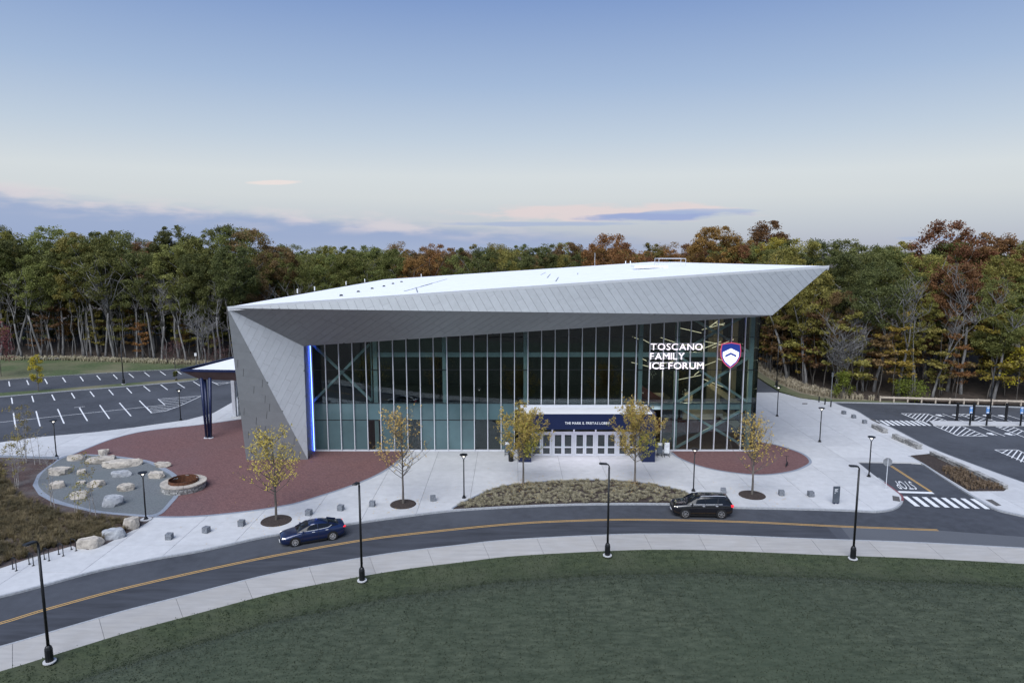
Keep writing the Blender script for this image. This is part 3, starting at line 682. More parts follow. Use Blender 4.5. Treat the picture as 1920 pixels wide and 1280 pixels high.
for i in range(NM):
    x0, x1 = cols[i]+.03, cols[i+1]-.03; xm = (x0+x1)/2
    zs = ROWS+[99]
    for k in range(5):
        z0, z1 = zs[k]+.035, zs[k+1]-.035
        if VX0-.4 < xm < VX1+.4 and k < 2:
            if k == 1: pane(x0, x1, 5.2, z1, m_glass)
            continue
        low_teal = xm < VX0 and k < 2
        mat = m_glass
        if low_teal and not (k == 0 and i in clear_low): mat = m_spandrel
        pane(x0, x1, z0, z1, mat, 'spandrel_pane' if mat is m_spandrel else 'pane')
for i in range(NM):
    x = cols[i]; inv = VX0-.2 < x < VX1+.2
    z0 = 5.25 if inv else .02
    m = MB().box((x, YG-.11, (z0+top(x))/2), (.085, .24, top(x)-z0-.02))
    m.build('mullion', m_white_metal, glz, org=(x, YG, z0))
MB().box((X0/2+VX0/2, YG-.03, .085), (VX0-X0, .2, .15)).build('base_rail', m_white_metal, glz, org=ORG)
MB().box((XC/2+VX1/2, YG-.03, .085), (XC-VX1, .2, .15)).build('base_rail', m_white_metal, glz, org=ORG)
side_gl = MB().box((XC+.02, YG+4, 7.6), (.04, 8, 15.0)); side_gl.build('pane', m_glass, glz, org=(XC, YG+4, 0))
# blue light strip at the left jamb
MB().box((X0-.13, YG-.05, E_.z/2), (.14, .05, E_.z-.1)).build('led_strip', m_led_blue, arena, org=ORG)
MB().box((X0-.13, YG-.085, E_.z/2), (.05, .02, E_.z-.12)).build('led_core', m_led_white, arena, org=ORG)
mb = MB(); mb.beam((VX1+6, YG-.45, gt(VX1+6)-.02), (XC-.3, YG-.45, gt(XC-.3)-.02), .06); mb.build('led_strip', m_led_blue, arena, org=ORG)

# structure and rooms behind the glass
steel = lambda nm, a, b, w, h=None: MB().beam(a, b, w, h).build(nm, m_steel, arena, org=a)
YI = YG+.42
fx = lambda x: (2.39,74.06)[0] + (x-1000)*(XC-X0)/(1413-592)
for x in (707, 835, 985, 1197.5, 1265, 1402): steel('steel_column', (fx(x), YI, 0), (fx(x), YI, gt(fx(x))+.2), .45, .4)
for x in (694,): steel('steel_column', (fx(x)+.2, YI+.5, 5.4), (fx(x)+.2, YI+.5, gt(fx(x))+.2), .12)
steel('steel_beam', (fx(707), YI-.02, 10.85), (fx(1402), YI-.02, 10.85), .3, .5)
steel('steel_beam', (fx(592), YI-.02, 5.05), (fx(1402), YI-.02, 5.05), .3, .75)
def xbrace(xa, xb, za, zb, dy=0.):
    steel('brace', (fx(xa), YI+dy, za), (fx(xb), YI+dy, zb), .26); steel('brace', (fx(xa), YI+dy+.28, zb), (fx(xb), YI+dy+.28, za), .26)
xbrace(590, 697, 5.6, 12.0); xbrace(1270, 1400, .3, 4.9, .05); xbrace(1270, 1400, 5.5, 10.6, .05); xbrace(1270, 1400, 11.1, 15.6, .05)
steel('brace', (fx(800), YI+1, 3.3), (fx(822), YI+1, .4), .2)
inside = MB()
inside.add([(-24, YG+.6, .03), (27, YG+.6, .03), (27, 100, .03), (-24, 100, .03)], [(0,1,2,3)])
inside.build('interior_floor', m_floor_in, arena, org=ORG)
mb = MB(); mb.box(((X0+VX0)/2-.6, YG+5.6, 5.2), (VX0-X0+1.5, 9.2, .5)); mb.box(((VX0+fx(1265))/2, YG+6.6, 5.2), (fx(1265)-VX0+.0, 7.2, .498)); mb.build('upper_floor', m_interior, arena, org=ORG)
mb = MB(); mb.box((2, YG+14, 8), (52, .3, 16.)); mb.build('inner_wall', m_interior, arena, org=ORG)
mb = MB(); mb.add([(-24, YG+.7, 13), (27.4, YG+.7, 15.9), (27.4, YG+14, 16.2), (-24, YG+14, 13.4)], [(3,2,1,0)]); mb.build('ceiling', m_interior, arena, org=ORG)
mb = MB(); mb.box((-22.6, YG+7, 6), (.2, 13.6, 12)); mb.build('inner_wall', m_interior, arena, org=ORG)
# lobby on the right: cream walls, maroon stair, upper landing
MB().box((fx(1378), YG+9, 7.8), (1.7, .4, 15.5)).build('cream_pier', m_cream, arena, org=ORG)
MB().box((fx(1402), YG+6, 7.8), (.5, .5, 15.4)).build('cream_pier', m_cream, arena, org=ORG)
mb = MB(); mb.beam((fx(1340), YG+3, 6.9), (fx(1392), YG+3, 4.7), .25, .5); mb.build('stair_side', m_cream, arena, org=ORG)
mb = MB(); mb.box((fx(1318), YG+2.2, 3.65), (fx(1350)-fx(1288), .3, 1.3)); mb.build('landing_wall', m_cream, arena, org=ORG)
mb = MB(); mb.beam((fx(1350), YG+2.2, 4.2), (fx(1395), YG+2.2, 2.3), .25, .8); mb.build('stair_side', m_cream, arena, org=ORG)
mb = MB(); mb.add([(fx(1197), YG+3, 7.3), (fx(1197), YG+3, 4.6), (fx(1268), YG+3, 4.6), (fx(1197), YG+3.3, 7.3), (fx(1197), YG+3.3, 4.6), (fx(1268), YG+3.3, 4.6)], [(0,1,2),(5,4,3),(0,2,5,3)]); mb.build('stair_wall', m_maroon, arena, org=ORG)
mb = MB(); mb.box((fx(1310), YG+3.2, 2.1), (fx(1392)-fx(1235), .3, 1.6)); mb.build('maroon_wall', m_maroon, arena, org=ORG)
mb = MB(); mb.box((fx(1243), YG+3.6, 5.3), (1.3, .3, 1.1)); mb.build('wall_panel', m_cream, arena, org=ORG)
mb = MB(); mb.box((fx(1303), YG+3.6, 5.4), (.9, .3, 1.0)); mb.build('wall_panel', m_cream, arena, org=ORG)
for k in range(9):
    MB().box((fx(1352)+.42*k, YG+4.2, 6.6-.27*k), (.44, 1.4, .16)).build('stair_tread', m_cream, arena, org=ORG)
for k in range(3):
    MB().beam((fx(1200+k*9), YG+4, 1.9), (fx(1204+k*9), YG+4, .05), .09).build('rail_post', m_white_metal, arena, org=ORG)
# hanging linear lamps in the lobby (lit in the photograph)
for a, b in [((14.25,80.05,12.11),(15.63,81.58,11.45)),((15.55,81.21,11.7),(16.02,78.74,11.53)),((17.55,80.42,12),(19.8,82.05,11.13)),((20.26,81.52,12.95),(21.99,78.7,12.72)),((21.82,77.9,13.19),(25.11,80.11,13.69)),((23.93,80.15,13.74),(24.95,78.94,13.5)),((23.33,77.15,14.26),(23.14,79.52,13.31)),((22.95,80.38,11.49),(23.88,77.59,11.56)),((22.12,77.4,11.16),(24.44,79.06,11.67)),((24.46,82.61,10.39),(26.04,79.42,11.87)),((20.08,79.05,11.29),(23.18,82,10.48)),((14.19,80.01,9.05),(16.23,78.74,8.69)),((14.95,77.43,9.91),(15.88,79.62,9.3)),((17.67,81.09,8.54),(18.64,77.98,9.51)),((19.85,80.58,6.81),(23.07,82.08,7.11)),((23.4,82.5,8.16),(24.51,81.05,9)),((24.13,79.22,9.62),(25.88,81.32,8.89)),((21.98,80.94,7.33),(22.44,79.06,8.51)),((22.02,77.42,7.55),(25.47,79,6.03)),((22.91,80.47,6.31),(23.76,77.53,6.52)),((19.97,77.51,8.78),(22.89,80.28,8.74)),((21.68,83.2,10.44),(22.52,80.07,10.45)),((24.57,79.76,10.62),(27.05,82.47,11.2))]:
    a, b = Vector(a), Vector(b)
    t = wthing('linear_lamp', 'slim warm linear lamp hung at an angle in the lobby behind the glass', 'lamp', tuple((a+b)/2), 'linear lamps hanging in the lobby')
    MB().beam(a, b, .05, .05).build('diffuser', m_linear, t, org=a)
    h = (a+b)/2; MB().tube([h, (h.x, h.y, max(h.z+.5, 15.2))], .012, 4).build('cord', m_black, t, org=h)

for x, y, z in ((fx(1300), YG+1.6, 11.5), (fx(1350), YG+1.6, 8.2), (fx(1325), YG+.9, 2.4), (fx(1225), YG+1.6, 8.5), (fx(1290), YG+1.6, 6.3)):     # added fill lights near the glass, boosting the glow of the lobby lamps
    pd = bpy.data.lights.new('lobby_fill_light', 'POINT'); pd.energy = 110 if z > 3 else 30; pd.color = (1., .82, .55); pd.shadow_soft_size = .5
    po = bpy.data.objects.new('lobby_fill_light', pd); COL.objects.link(po); po.location = (x, y, z)

# entrance vestibule
vs0 = MB(); vb = wthing('entrance_vestibule', 'navy box vestibule with white doors under THE MARK E. FREITAS LOBBY', 'vestibule', (8, 72, 0))
vx0, vx1 = (0.68,70.02,0)[0], (15.16,70.02,0)[0]; yf, yd = 70.02, 72.28; zt, zb = 5.17, 3.55
vorg = (8, 72, 0)
VO = dict(org=vorg)
tw = 1.35
MB().box(((vx0+vx1)/2, yf+.12, (zt+zb)/2), (vx1-vx0, .24, zt-zb)).build('fascia', m_navy, vb, **VO)
for x0, x1 in ((vx0, vx0+tw), (vx1-tw, vx1)):
    MB().box(((x0+x1)/2, (yf+YG)/2-.06, (zb-.002)/2), (x1-x0, YG-yf-.12, zb-.004)).build('side_pier', m_navy, vb, **VO)
    s = -1 if x0 == vx0 else 1
for x in (vx0+.1, vx1-.1): MB().box((x, (yf+YG)/2+.06, (zt+zb)/2+.05), (.2, YG-yf-.36, zt-zb+.1)).build('parapet', m_navy, vb, **VO)
MB().box(((vx0+vx1)/2, (yf+YG)/2+.1, zt-.14), (vx1-vx0-.42, YG-yf-.3, .12)).build('flat_roof', m_roof, vb, **VO)
MB().box(((vx0+vx1)/2, YG-.16, zt+.02), (vx1-vx0-.4, .12, .24)).build('flashing', m_white_metal, vb, **VO)
MB().box(((vx0+vx1)/2, (yf+yd)/2+.15, zb+.03), (vx1-vx0-2*tw, yd-yf-.1, .06)).build('ceiling', m_soffit, vb, **VO)
# door wall: four pairs of glazed doors between white posts, transom lights above
dx0, dx1 = vx0+tw, vx1-tw; W = dx1-dx0; nb = 5; bw = W/nb; hd = 2.55
for i in range(nb+1):
    MB().box((dx0+i*bw, yd, zb/2), (.16, .22, zb)).build('door_post', m_white_metal, vb, **VO)
MB().box(((dx0+dx1)/2, yd, hd+.08), (W, .2, .16)).build('transom_bar', m_white_metal, vb, **VO)
for i in range(nb):
    cx_ = dx0+(i+.5)*bw
    MB().box((cx_, yd+.02, (hd+.16+zb)/2), (bw-.17, .03, zb-hd-.18)).build('transom_pane', m_glass_dark, vb, **VO)
    for s in (-1, 1):
        lw = (bw-.18)/2; x = cx_+s*lw/2
        fr = MB(); st = .17
        for q in (-1, 1): fr.box((x+q*(lw/2-st/2-.01), yd-.02, hd/2), (st, .07, hd-.03))
        for z, h in ((.13, .22), (.98, .16), (hd-.1, .18)): fr.box((x, yd-.021, z), (lw-2*st-.0, .069, h))
        dr = fr.build('door', m_white_metal, vb, **VO)
        MB().box((x, yd, .56), (lw-2*st+.02, .02, .68)).build('pane', m_glass_dark, dr, org=(x, yd, 0))
        MB().box((x, yd, 1.74), (lw-2*st+.02, .02, 1.36)).build('pane', m_glass_dark, dr, org=(x, yd, 0))
        MB().box((x-s*lw*.36, yd-.1, 1.15), (.03, .05, .5)).build('handle', m_steel, dr, org=(x, yd, 0))
dl = bpy.data.lights.new('entrance_downlight', 'AREA'); dl.energy = 90; dl.size = 8; dl.size_y = 1.2; dl.shape = 'RECTANGLE'; dl.color = (.83, .78, 1.)
do = bpy.data.objects.new('entrance_downlight', dl); COL.objects.link(do); do.location = ((vx0+vx1)/2, (yf+yd)/2, zb-.03)
lens = MB(); 
for k in range(5):
    MB().box((dx0+(k+.5)*bw, (yf+yd)/2+.1, zb-.008), (.5, .16, .02)).build('downlight', m_lamp_lit, vb, **VO)

# lettering -----------------------------------------------------------------------------------------
def glyph(ch, size, depth, bold=0.):
    cu = bpy.data.curves.new('glyph', 'FONT'); cu.body = ch; cu.size = size; cu.extrude = depth; cu.offset = bold; cu.resolution_u = 3
    ob = bpy.data.objects.new('glyph_tmp', cu); COL.objects.link(ob)
    dg = bpy.context.evaluated_depsgraph_get(); dg.update()
    me = bpy.data.meshes.new_from_object(ob.evaluated_get(dg)); bpy.data.objects.remove(ob); bpy.data.curves.remove(cu)
    return me
def text_line(txt, x0, x1, z, y, cap, parent, mat, name='letter', depth=.05, bold=.02, flat=None):
    """one object per letter, fitted between x0 and x1 with cap height cap; flat=(origin, ex, ey) lays it on the ground"""
    ms = []; pen = 0.; size = cap/.73
    for ch in txt:
        if ch == ' ': pen += cap*.42; continue
        me = glyph(ch, size, depth, bold*cap); xs = [v.co.x for v in me.vertices]
        ms.append((me, pen-min(xs))); pen += max(xs)-min(xs) + cap*.17
    tot = pen - cap*.17; k = (x1-x0)/tot
    for me, px_ in ms:
        me.materials.clear(); me.materials.append(mat)
        if flat:
            o0, ex, ey = flat
            for v in me.vertices:
                q = Vector(o0)+Vector(ex)*((v.co.x+px_)*k)+Vector(ey)*v.co.y; v.co = (q.x, q.y, .0)
            ob = link_mesh(name, me, parent, (0, 0, o0[2]))
        else:
            for v in me.vertices: v.co = (v.co.x*k, -v.co.z, v.co.y)
            ob = link_mesh(name, me, parent, Vector((x0+px_*k, y, z))-PW[parent.name])
YS = YG-.5
sg = wthing('building_sign', 'lit white letters TOSCANO FAMILY ICE FORUM on the glass front', 'sign', ((15.11,73.56,9.42)[0], YS, 8))
for s, pts in (('TOSCANO', [(15.1,73.5,11.49),(20.76,73.5,12.23)]), ('FAMILY', [(15.07,73.5,10.44),(18.82,73.5,11.2)]), ('ICE FORUM', [(15.06,73.5,9.4),(20.95,73.5,10.15)])):
    (xa, _, za), (xb, _, zb_) = pts
    text_line(s, xa, xb, za, YS, zb_-za, sg, m_sign_lit, bold=0.)
    MB().box(((xa+xb)/2, YS+.12, zb_-.06), (xb-xa, .05, .06)).build('rail', m_white_metal, sg, org=(xa, YS, za))
    MB().box(((xa+xb)/2, YS+.12, za+.1), (xb-xa, .05, .05)).build('rail', m_white_metal, sg, org=(xa, YS, za))
text_line('THE MARK E. FREITAS LOBBY', (5.58,70,4.13)[0], (10.3,70,4.13)[0], (5.58,70,4.12)[2], yf-.02, .27, vb, m_white_text, depth=.012, bold=0.)
# emblem beside the letters: a plain lit shield (the animal head is left out)
em = wthing('emblem_sign', 'lit navy and white shield emblem with red rim beside the big letters', 'sign', (23.8,73.4,10.92))
EO = Vector((23.8,73.4,10.92))
sh = [(-1.02, 1.25), (-.5, 1.34), (0, 1.42), (.5, 1.34), (1.02, 1.25), (1.12, .5), (1.08, -.1), (.78, -.75), (.34, -1.2), (0, -1.42), (-.34, -1.2), (-.78, -.75), (-1.08, -.1), (-1.12, .5)]
def plate(k, y0, y1, nm, mat, dz=0., pts=sh):
    mb = MB(); n = len(pts)
    mb.add([(EO.x+p[0]*k, EO.y+y0, EO.z+dz+p[1]*k) for p in pts]+[(EO.x+p[0]*k, EO.y+y1, EO.z+dz+p[1]*k) for p in pts], [tuple(range(n-1, -1, -1)), tuple(range(n, 2*n))]+[(i, (i+1)%n, n+(i+1)%n, n+i) for i in range(n)])
    return mb.build(nm, mat, em, org=tuple(EO))
plate(1.0, 0, .1, 'rim', EM('emblem_red', (.75, .10, .16), .6))
plate(.93, -.02, .05, 'field', EM('emblem_navy', (.02, .05, .32), .45))
plate(1., -.04, 0, 'white_field', EM('emblem_white', (.92, .93, 1.), .9), 0, [(-.88, .35), (0, .78), (.88, .35), (.86, -.15), (.6, -.66), (.0, -1.18), (-.6, -.66), (-.86, -.15)])
plate(1., -.06, -.02, 'navy_bar', EM('emblem_navy_bar', (.02, .05, .32), .45), 0, [(-.6, .02), (0, .32), (.6, .02), (.6, -.2), (0, .1), (-.6, -.2)])
MB().box((EO.x, EO.y+.3, EO.z), (1.6, .05, .06)).build('rail', m_white_metal, em, org=tuple(EO))

# roof furniture
vents = [(-18.6,74.35,17.3),(-18.32,81.46,17.27),(-18.03,88.16,17.25),(-17.53,93.64,17.24),(-17.67,101.62,17.18),(-17.33,107.41,17.16)]
for x, y, z in vents:
    MB().lathe([(.2, 0), (.2, .12), (.08, .18)], (x, y, z), 10).build('roof_vent', m_black, roof_o, org=(x, y, z))
for x, y, z in [(-28.48,90.69,16.56),(-27.79,96.22,16.57),(-27.42,113.07,16.48),(-26.06,121.16,16.51),(-17.49,132.11,16.98),(21.5,129.96,19.49),(22.05,127.91,19.54)]:
    MB().tube([(x, y, z-.05), (x, y, z+.55)], .09, 6).build('roof_pipe', m_roof, roof_o, org=(x, y, z))
seams = [(-11.91,75.5,17.72),(-10.78,92.21,17.68),(-11.39,85.89,17.69),(-10.22,107.53,17.61),(-11.66,83.04,17.69),(-9.79,70.78,17.89),(4.16,98.9,18.59),(5.35,109.12,18.6),(4.49,87.3,18.69),(5.58,99.63,18.68),(4.85,75.89,18.79),(5.88,86.74,18.78),(8.83,92.21,18.93),(9.31,96.94,18.93)]
for a, b in zip(seams[::2], seams[1::2]):
    MB().beam(a, b, .12, .1).build('snow_rail', m_zinc, roof_o, org=a)
x, y, z = [(22.74,98.87,19.78)][0]
hg = MB()
for dx in (-1.9, 1.9):
    for dy in (-1.4, 1.4): hg.tube([(x+dx, y+dy, z-.1), (x+dx, y+dy, z+1.2)], .035, 5)
for dz in (.65, 1.2):
    for s in (-1, 1):
        hg.tube([(x-1.9, y+s*1.4, z+dz), (x+1.9, y+s*1.4, z+dz)], .035, 5); hg.tube([(x+s*1.9, y-1.4, z+dz), (x+s*1.9, y+1.4, z+dz)], .035, 5)
hg.build('hatch_guard', m_white_metal, roof_o, org=(x, y, z))
MB().box((x-3.4, y-2, z+.12), (4.6, 3, .3)).build('roof_hatch', m_roof, roof_o, org=(x, y, z))
x, y, z = [(13.66,113.35,19.1)][0]
MB().tube([(x, y, z-.1), (x, y, z+2.6)], .03, 5).build('aerial', m_white_metal, roof_o, org=(x, y, z))

# side canopy on blue V-columns
cz = wthing('side_canopy', 'white topped side canopy with navy edge on three slanting blue columns', 'canopy', (-36.3, 79.3, 0))
CO = dict(org=(-36.3, 79.3, 0))
tip = Vector((-39.4,80,8.08)); fr_ = Vector((-31.1,80,7.95)); bk = Vector((-35.64,92,8.14)); 
lo1 = Vector((-37.47,80.6,6.87)); lo2 = Vector((-31.39,80.6,6.67))
bk2 = bk + Vector((0, 0, -1.3)); 
mb = MB(); mb.add([tip+Vector((1.1, .25, .06)), fr_+Vector((0, .15, .06)), bk+Vector((0, -.35, .06))], [(0,1,2)]); mb.build('top_membrane', m_roof, cz, **CO)
mb = MB(); mb.beam(tip, fr_, .12, .28); mb.beam(tip+Vector((.05, .05, 0)), bk, .35, .34); mb.build('edge_beam', m_navy, cz, **CO)
mb = MB(); mb.add([tip-Vector((0, 0, .1)), lo1, lo2, fr_-Vector((0, 0, .1)), bk2], [(0,1,2,3),(0,4,1),(1,4,2)]); mb.build('underside', M('canopy_underside', (.085, .06, .06), .6, .1, .1, 1.), cz, **CO)
fx_, fy_ = (-36.26,79.26)
for tx, ty, bx_ in (((-36.77,79.6,6.74)[0], 79.4, -.25), ((-37.29,82,6.27)[0]-.05, 81.5, .0), ((-35.82,79.6,6.74)[0], 79.6, .28)):
    zt_ = 7.25
    MB().tube([(fx_+bx_, fy_+(.15 if bx_ == 0 else 0), .05), (tx, ty, zt_)], [.13, .19], 10).build('column', m_navy, cz, org=(fx_, fy_, 0), smooth=True)
    MB().lathe([(.3, 0), (.3, .07)], (fx_+bx_, fy_+(.15 if bx_ == 0 else 0), .008), 12).build('base_plate', m_white_metal, cz, org=(fx_, fy_, 0))
sx, sy = (-37.03,89.09)
MB().box((sx, sy, 3.4), (.45, .5, 6.8)).build('wall_pier', m_white_metal, cz, org=(sx, sy, 0))
MB().box((sx+.9, sy, .12), (2.6, .7, .24)).build('threshold', m_conc, cz, org=(sx, sy, 0))
MB().box((sx+1.5, sy+.3, 3.4), (2.3, .1, 6.5)).build('side_glazing', m_glass_dark, cz, org=(sx, sy, 0))
for z in (2.6, 4.6): MB().box((sx+1.5, sy+.2, z), (2.3, .1, .1)).build('glazing_bar', m_black, cz, org=(sx, sy, 0))

# ------------------------------------------------------------------ street furniture
ordinal = ['leftmost', 'second from left', 'third from left', 'fourth from left', 'fifth from left', 'sixth from left', 'seventh from left', 'eighth from left']
def tall_lamp():
    t = thing('street_lamp', '', 'street lamp', group='tall street lamps along the near pavement')
    MB().lathe([(.33, 0), (.33, .06)], n=18).build('footing', m_conc, t)
    MB().lathe([(.20, .06), (.20, .75), (.16, .9), (.10, .98)], n=10).build('pole_base', m_black, t, smooth=False)
    MB().tube([(0, 0, .9), (0, 0, 6.75)], [.085, .07], 10).build('pole', m_black, t, smooth=True)
    MB().tube([(0, 0, 6.7), (0, 0, 6.85), (-.12, 0, 7.0)], .05, 8).build('arm', m_black, t)
    h = MB().box((-.42, 0, 7.02), (.62, .3, .09), tilt=(0, .06), taper=.85).build('lamp_head', m_black, t)
    MB().box((-.46, 0, 6.965), (.36, .22, .02)).build('lens', m_white_metal, h)
    return t
def post_lamp():
    t = thing('post_lamp', '', 'post lamp', group='short lamp posts around the plaza')
    MB().lathe([(.2, 0), (.2, .05), (.13, .07), (.13, .2), (.07, .24)], n=12).build('pole_base', m_black, t)
    MB().tube([(0, 0, .2), (0, 0, 3.6)], [.062, .055], 8).build('pole', m_black, t, smooth=True)
    yk = MB()
    for s in (-1, 1): yk.tube([(0, 0, 3.55), (s*.1, 0, 3.75), (s*.26, 0, 4.02)], .028, 6)
    yk.build('yoke', m_black, t)
    h = MB().lathe([(.16, 4.0), (.36, 4.02), (.36, 4.08), (.1, 4.12)], n=18).build('lamp_head', m_black, t)
    MB().lathe([(.06, 3.84), (.13, 3.99)], n=12).build('lens', m_lamp_lit, h)
    MB().box((0, .07, 2.2), (.05, .05, .3)).build('outlet_box', m_black, t)
    return t
tl = tall_lamp(); k1 = kids_tree(tl)
TL = [(-25.39,34.76),(-10.24,43.99),(7.05,47.83),(24.92,47.3)]
tn = ['tall black street lamp, nearest to camera at lower left corner', 'tall black street lamp on the lawn edge below the blue sedan', 'tall black street lamp in front of the entrance planter', 'tall black street lamp on the lawn edge nearest the wayfinding sign']
for i, (x, y) in enumerate(TL):
    if i == 0: tl.location = (x, y, .0); tl['label'] = tn[0]; tl.rotation_euler.z = R(70)
    else: copy_tree(k1, 'street_lamp', tn[i], 'street lamp', (x, y, 0), R((0, 75, 0, 0)[i]), group='tall street lamps along the near pavement')
lot = [(-64.75,111.83),(43.43,110.05),(63.25,88.22)]
for (x, y), lb in zip(lot, ('tall black lamp on the grass island of the left car park', 'tall black lamp at the edge of the wood right of the arena', 'tall black lamp in the right car park behind blue signs')):
    copy_tree(k1, 'street_lamp', lb, 'street lamp', (x, y, 0), R(200), group='tall lamps of the car parks')
pl = post_lamp(); k2 = kids_tree(pl)
PLs = [(-30.59,54.52),(-4.36,59.57),(16.96,61.35),(36.06,77.67),(35.47,65.42),(-49.56,71.89),(-43.75,87.94),(35.79,89.96)]
pn = ['black lamp post beside the stone dust circle and boulders', 'black lamp post left of the planter tip on the plaza', 'black lamp post behind the black SUV', 'black lamp post right of the brick oval, mid plaza', 'black lamp post at the left kerb of the side street', 'black lamp post behind the young birches', 'black lamp post beside the hatched bay of left car park', 'black lamp post close to the right corner of the arena']
for i, (x, y) in enumerate(PLs):
    if i == 0: pl.location = (x, y, .04); pl['label'] = pn[0]
    else: copy_tree(k2, 'post_lamp', pn[i], 'post lamp', (x, y, 0), R(rnd.uniform(-25, 25)), group='short lamp posts around the plaza')
MB().lathe([(.45, 0), (.45, .06)], (*PLs[0], .03), 18).build('footing', m_conc, pl, loc=(0, 0, 0), org=(*PLs[0], .05))

# granite cubes
def rough_block(seed, sx, sy, sz, rough=.04, seg=3, roundness=.2):
    r = random.Random(seed); bm = bmesh.new(); bmesh.ops.create_cube(bm, size=1)
    bmesh.ops.subdivide_edges(bm, edges=bm.edges[:], cuts=seg, use_grid_fill=True)
    for v in bm.verts:
        c = v.co.copy(); s = c.normalized()*.62; c = c.lerp(s, roundness)
        v.co = Vector((c.x*sx, c.y*sy, (c.z+.5)*sz)) + Vector((r.uniform(-1, 1), r.uniform(-1, 1), r.uniform(-1, 1)))*rough
    me = bpy.data.meshes.new('block'); bm.to_mesh(me); bm.free(); return me
cubes = [(-26.74,50.72),(-24.42,51.98),(-22.13,53.31),(-17.29,55.56),(-14.84,56.63),(-12.3,57.56),(-7.1,58.9),(19.58,60.79),(24.75,60.24),(27.33,59.97),(45.37,91.16),(45.62,88.94),(45.65,86.14)]
cm = [rough_block(40+i, .62, .62, .62, .012, 2, .06) for i in range(4)]
for m in cm: m.materials.append(m_granite)
cl_ = ['leftmost granite cube on the pavement near the boulders', 'second granite cube from the left along the road', 'third granite cube from the left, left of the nearest tree', 'granite cube above the roof of the blue sedan', 'granite cube between sedan and the second lawn street lamp', 'granite cube right of the tall street lamp, left of mulch circle', 'granite cube right of the second plaza tree', 'granite cube directly behind the black SUV', 'granite cube right of the rightmost plaza tree', 'granite cube left of the dark wayfinding sign', 'granite cube farthest back beside the right car park', 'middle of three granite cubes beside the right car park', 'granite cube nearest the car park crossing']
for i, (x, y) in enumerate(cubes):
    o = link_mesh('granite_cube', cm[i % 4], None, (x, y, 0), R(rnd.uniform(-15, 15)), .76 if i < 10 else .74); tag(o, cl_[i], 'stone block', 'granite cubes lining the plaza')

# boulders: (centre px on ground, length, depth, height, rotation)
def boulder(seed, L, D, Hh, flat=.5):
    r = random.Random(seed); bm = bmesh.new(); bmesh.ops.create_icosphere(bm, subdivisions=3, radius=1)
    pl_ = [(Vector((r.gauss(0, 1), r.gauss(0, 1), r.gauss(0, .8))).normalized(), r.uniform(.62, .9)) for _ in range(14)] + [(Vector((0, 0, 1)), flat)]
    for v in bm.verts:
        c = v.co.copy()
        for n_, d_ in pl_:
            q = c.dot(n_)
            if q > d_: c -= n_*(q-d_)
        c += Vector((r.uniform(-1, 1), r.uniform(-1, 1), r.uniform(-1, 1)))*.045
        v.co = Vector((c.x*L/2*1.02, c.y*D/2*1.02, (c.z+.22)*Hh*1.05))
    me = bpy.data.meshes.new('boulder'); bm.to_mesh(me); bm.free(); return me
bl = [(-46.75,70.76),(-43.29,69.84),(-40.61,68.6),(-44.91,72.67),(-45.49,66.23),(-38.9,65.58),(-36.31,68.42),(-35.25,65.1),(-43.11,62.36),(-41.43,63.25),(-39.69,62.65),(-36.24,61.5),(-39.37,59.57),(-35.2,57.87),(-43.24,66.23),(-30.82,52.77),(-31.26,50.92),(-31.99,49.37)]
bs = [(2.0,1.1,.75,10),(3.7,1.5,.95,16),(4.0,1.5,1.0,18),(1.35,1.0,.85,10),(2.6,1.6,.9,12),(2.1,1.2,.75,14),(1.9,.9,.7,6),(1.9,1.2,.85,-6),(1.7,1.1,.8,16),(.9,.6,.4,0),(1.7,1.1,.75,12),(1.6,1.1,.85,14),(1.6,1.2,.8,12),(2.0,1.4,1.15,14),(1.2,.9,.6,10),(1.35,1.1,1.0,30),(1.75,1.1,.8,20),(2.0,1.1,.85,18)]
bn = ['small tan boulder at the upper left rim of the circle', 'long pale boulder near the top of the circle', 'longest boulder lying in the upper middle of the circle', 'small square boulder on the brick just behind the circle', 'broad pale boulder at the left of the circle behind birch stems', 'grey striped boulder in the middle of the circle', 'long tan boulder on the ring beside the brick', 'tan boulder with dark crack left of the fire pit', 'boulder at left of the circle behind the birch stems', 'tiny boulder between the left boulders', 'pale boulder behind the yellow birch in the circle', 'pale boulder in the lower middle of the circle', 'tan boulder at the lower left partly behind yellow leaves', 'tallest white boulder at the bottom of the circle', 'small boulder hidden behind the yellow birch', 'tan boulder by the lamp post beside the pavement', 'grey white boulder between two others beside the pavement', 'long tan boulder at the end of the bike racks']
for i, (x, y) in enumerate(bl):
    L, D_, h, a = bs[i]
    me = boulder(100+i, L, D_, h, .38 if i < 15 else .55); me.materials.append(m_boulder_g if i in (5, 13, 16) else m_boulder)
    tag(link_mesh('boulder', me, None, (x, y, .03 if i < 15 else .03), R(a)), bn[i], 'boulder', 'boulders around the stone dust circle')

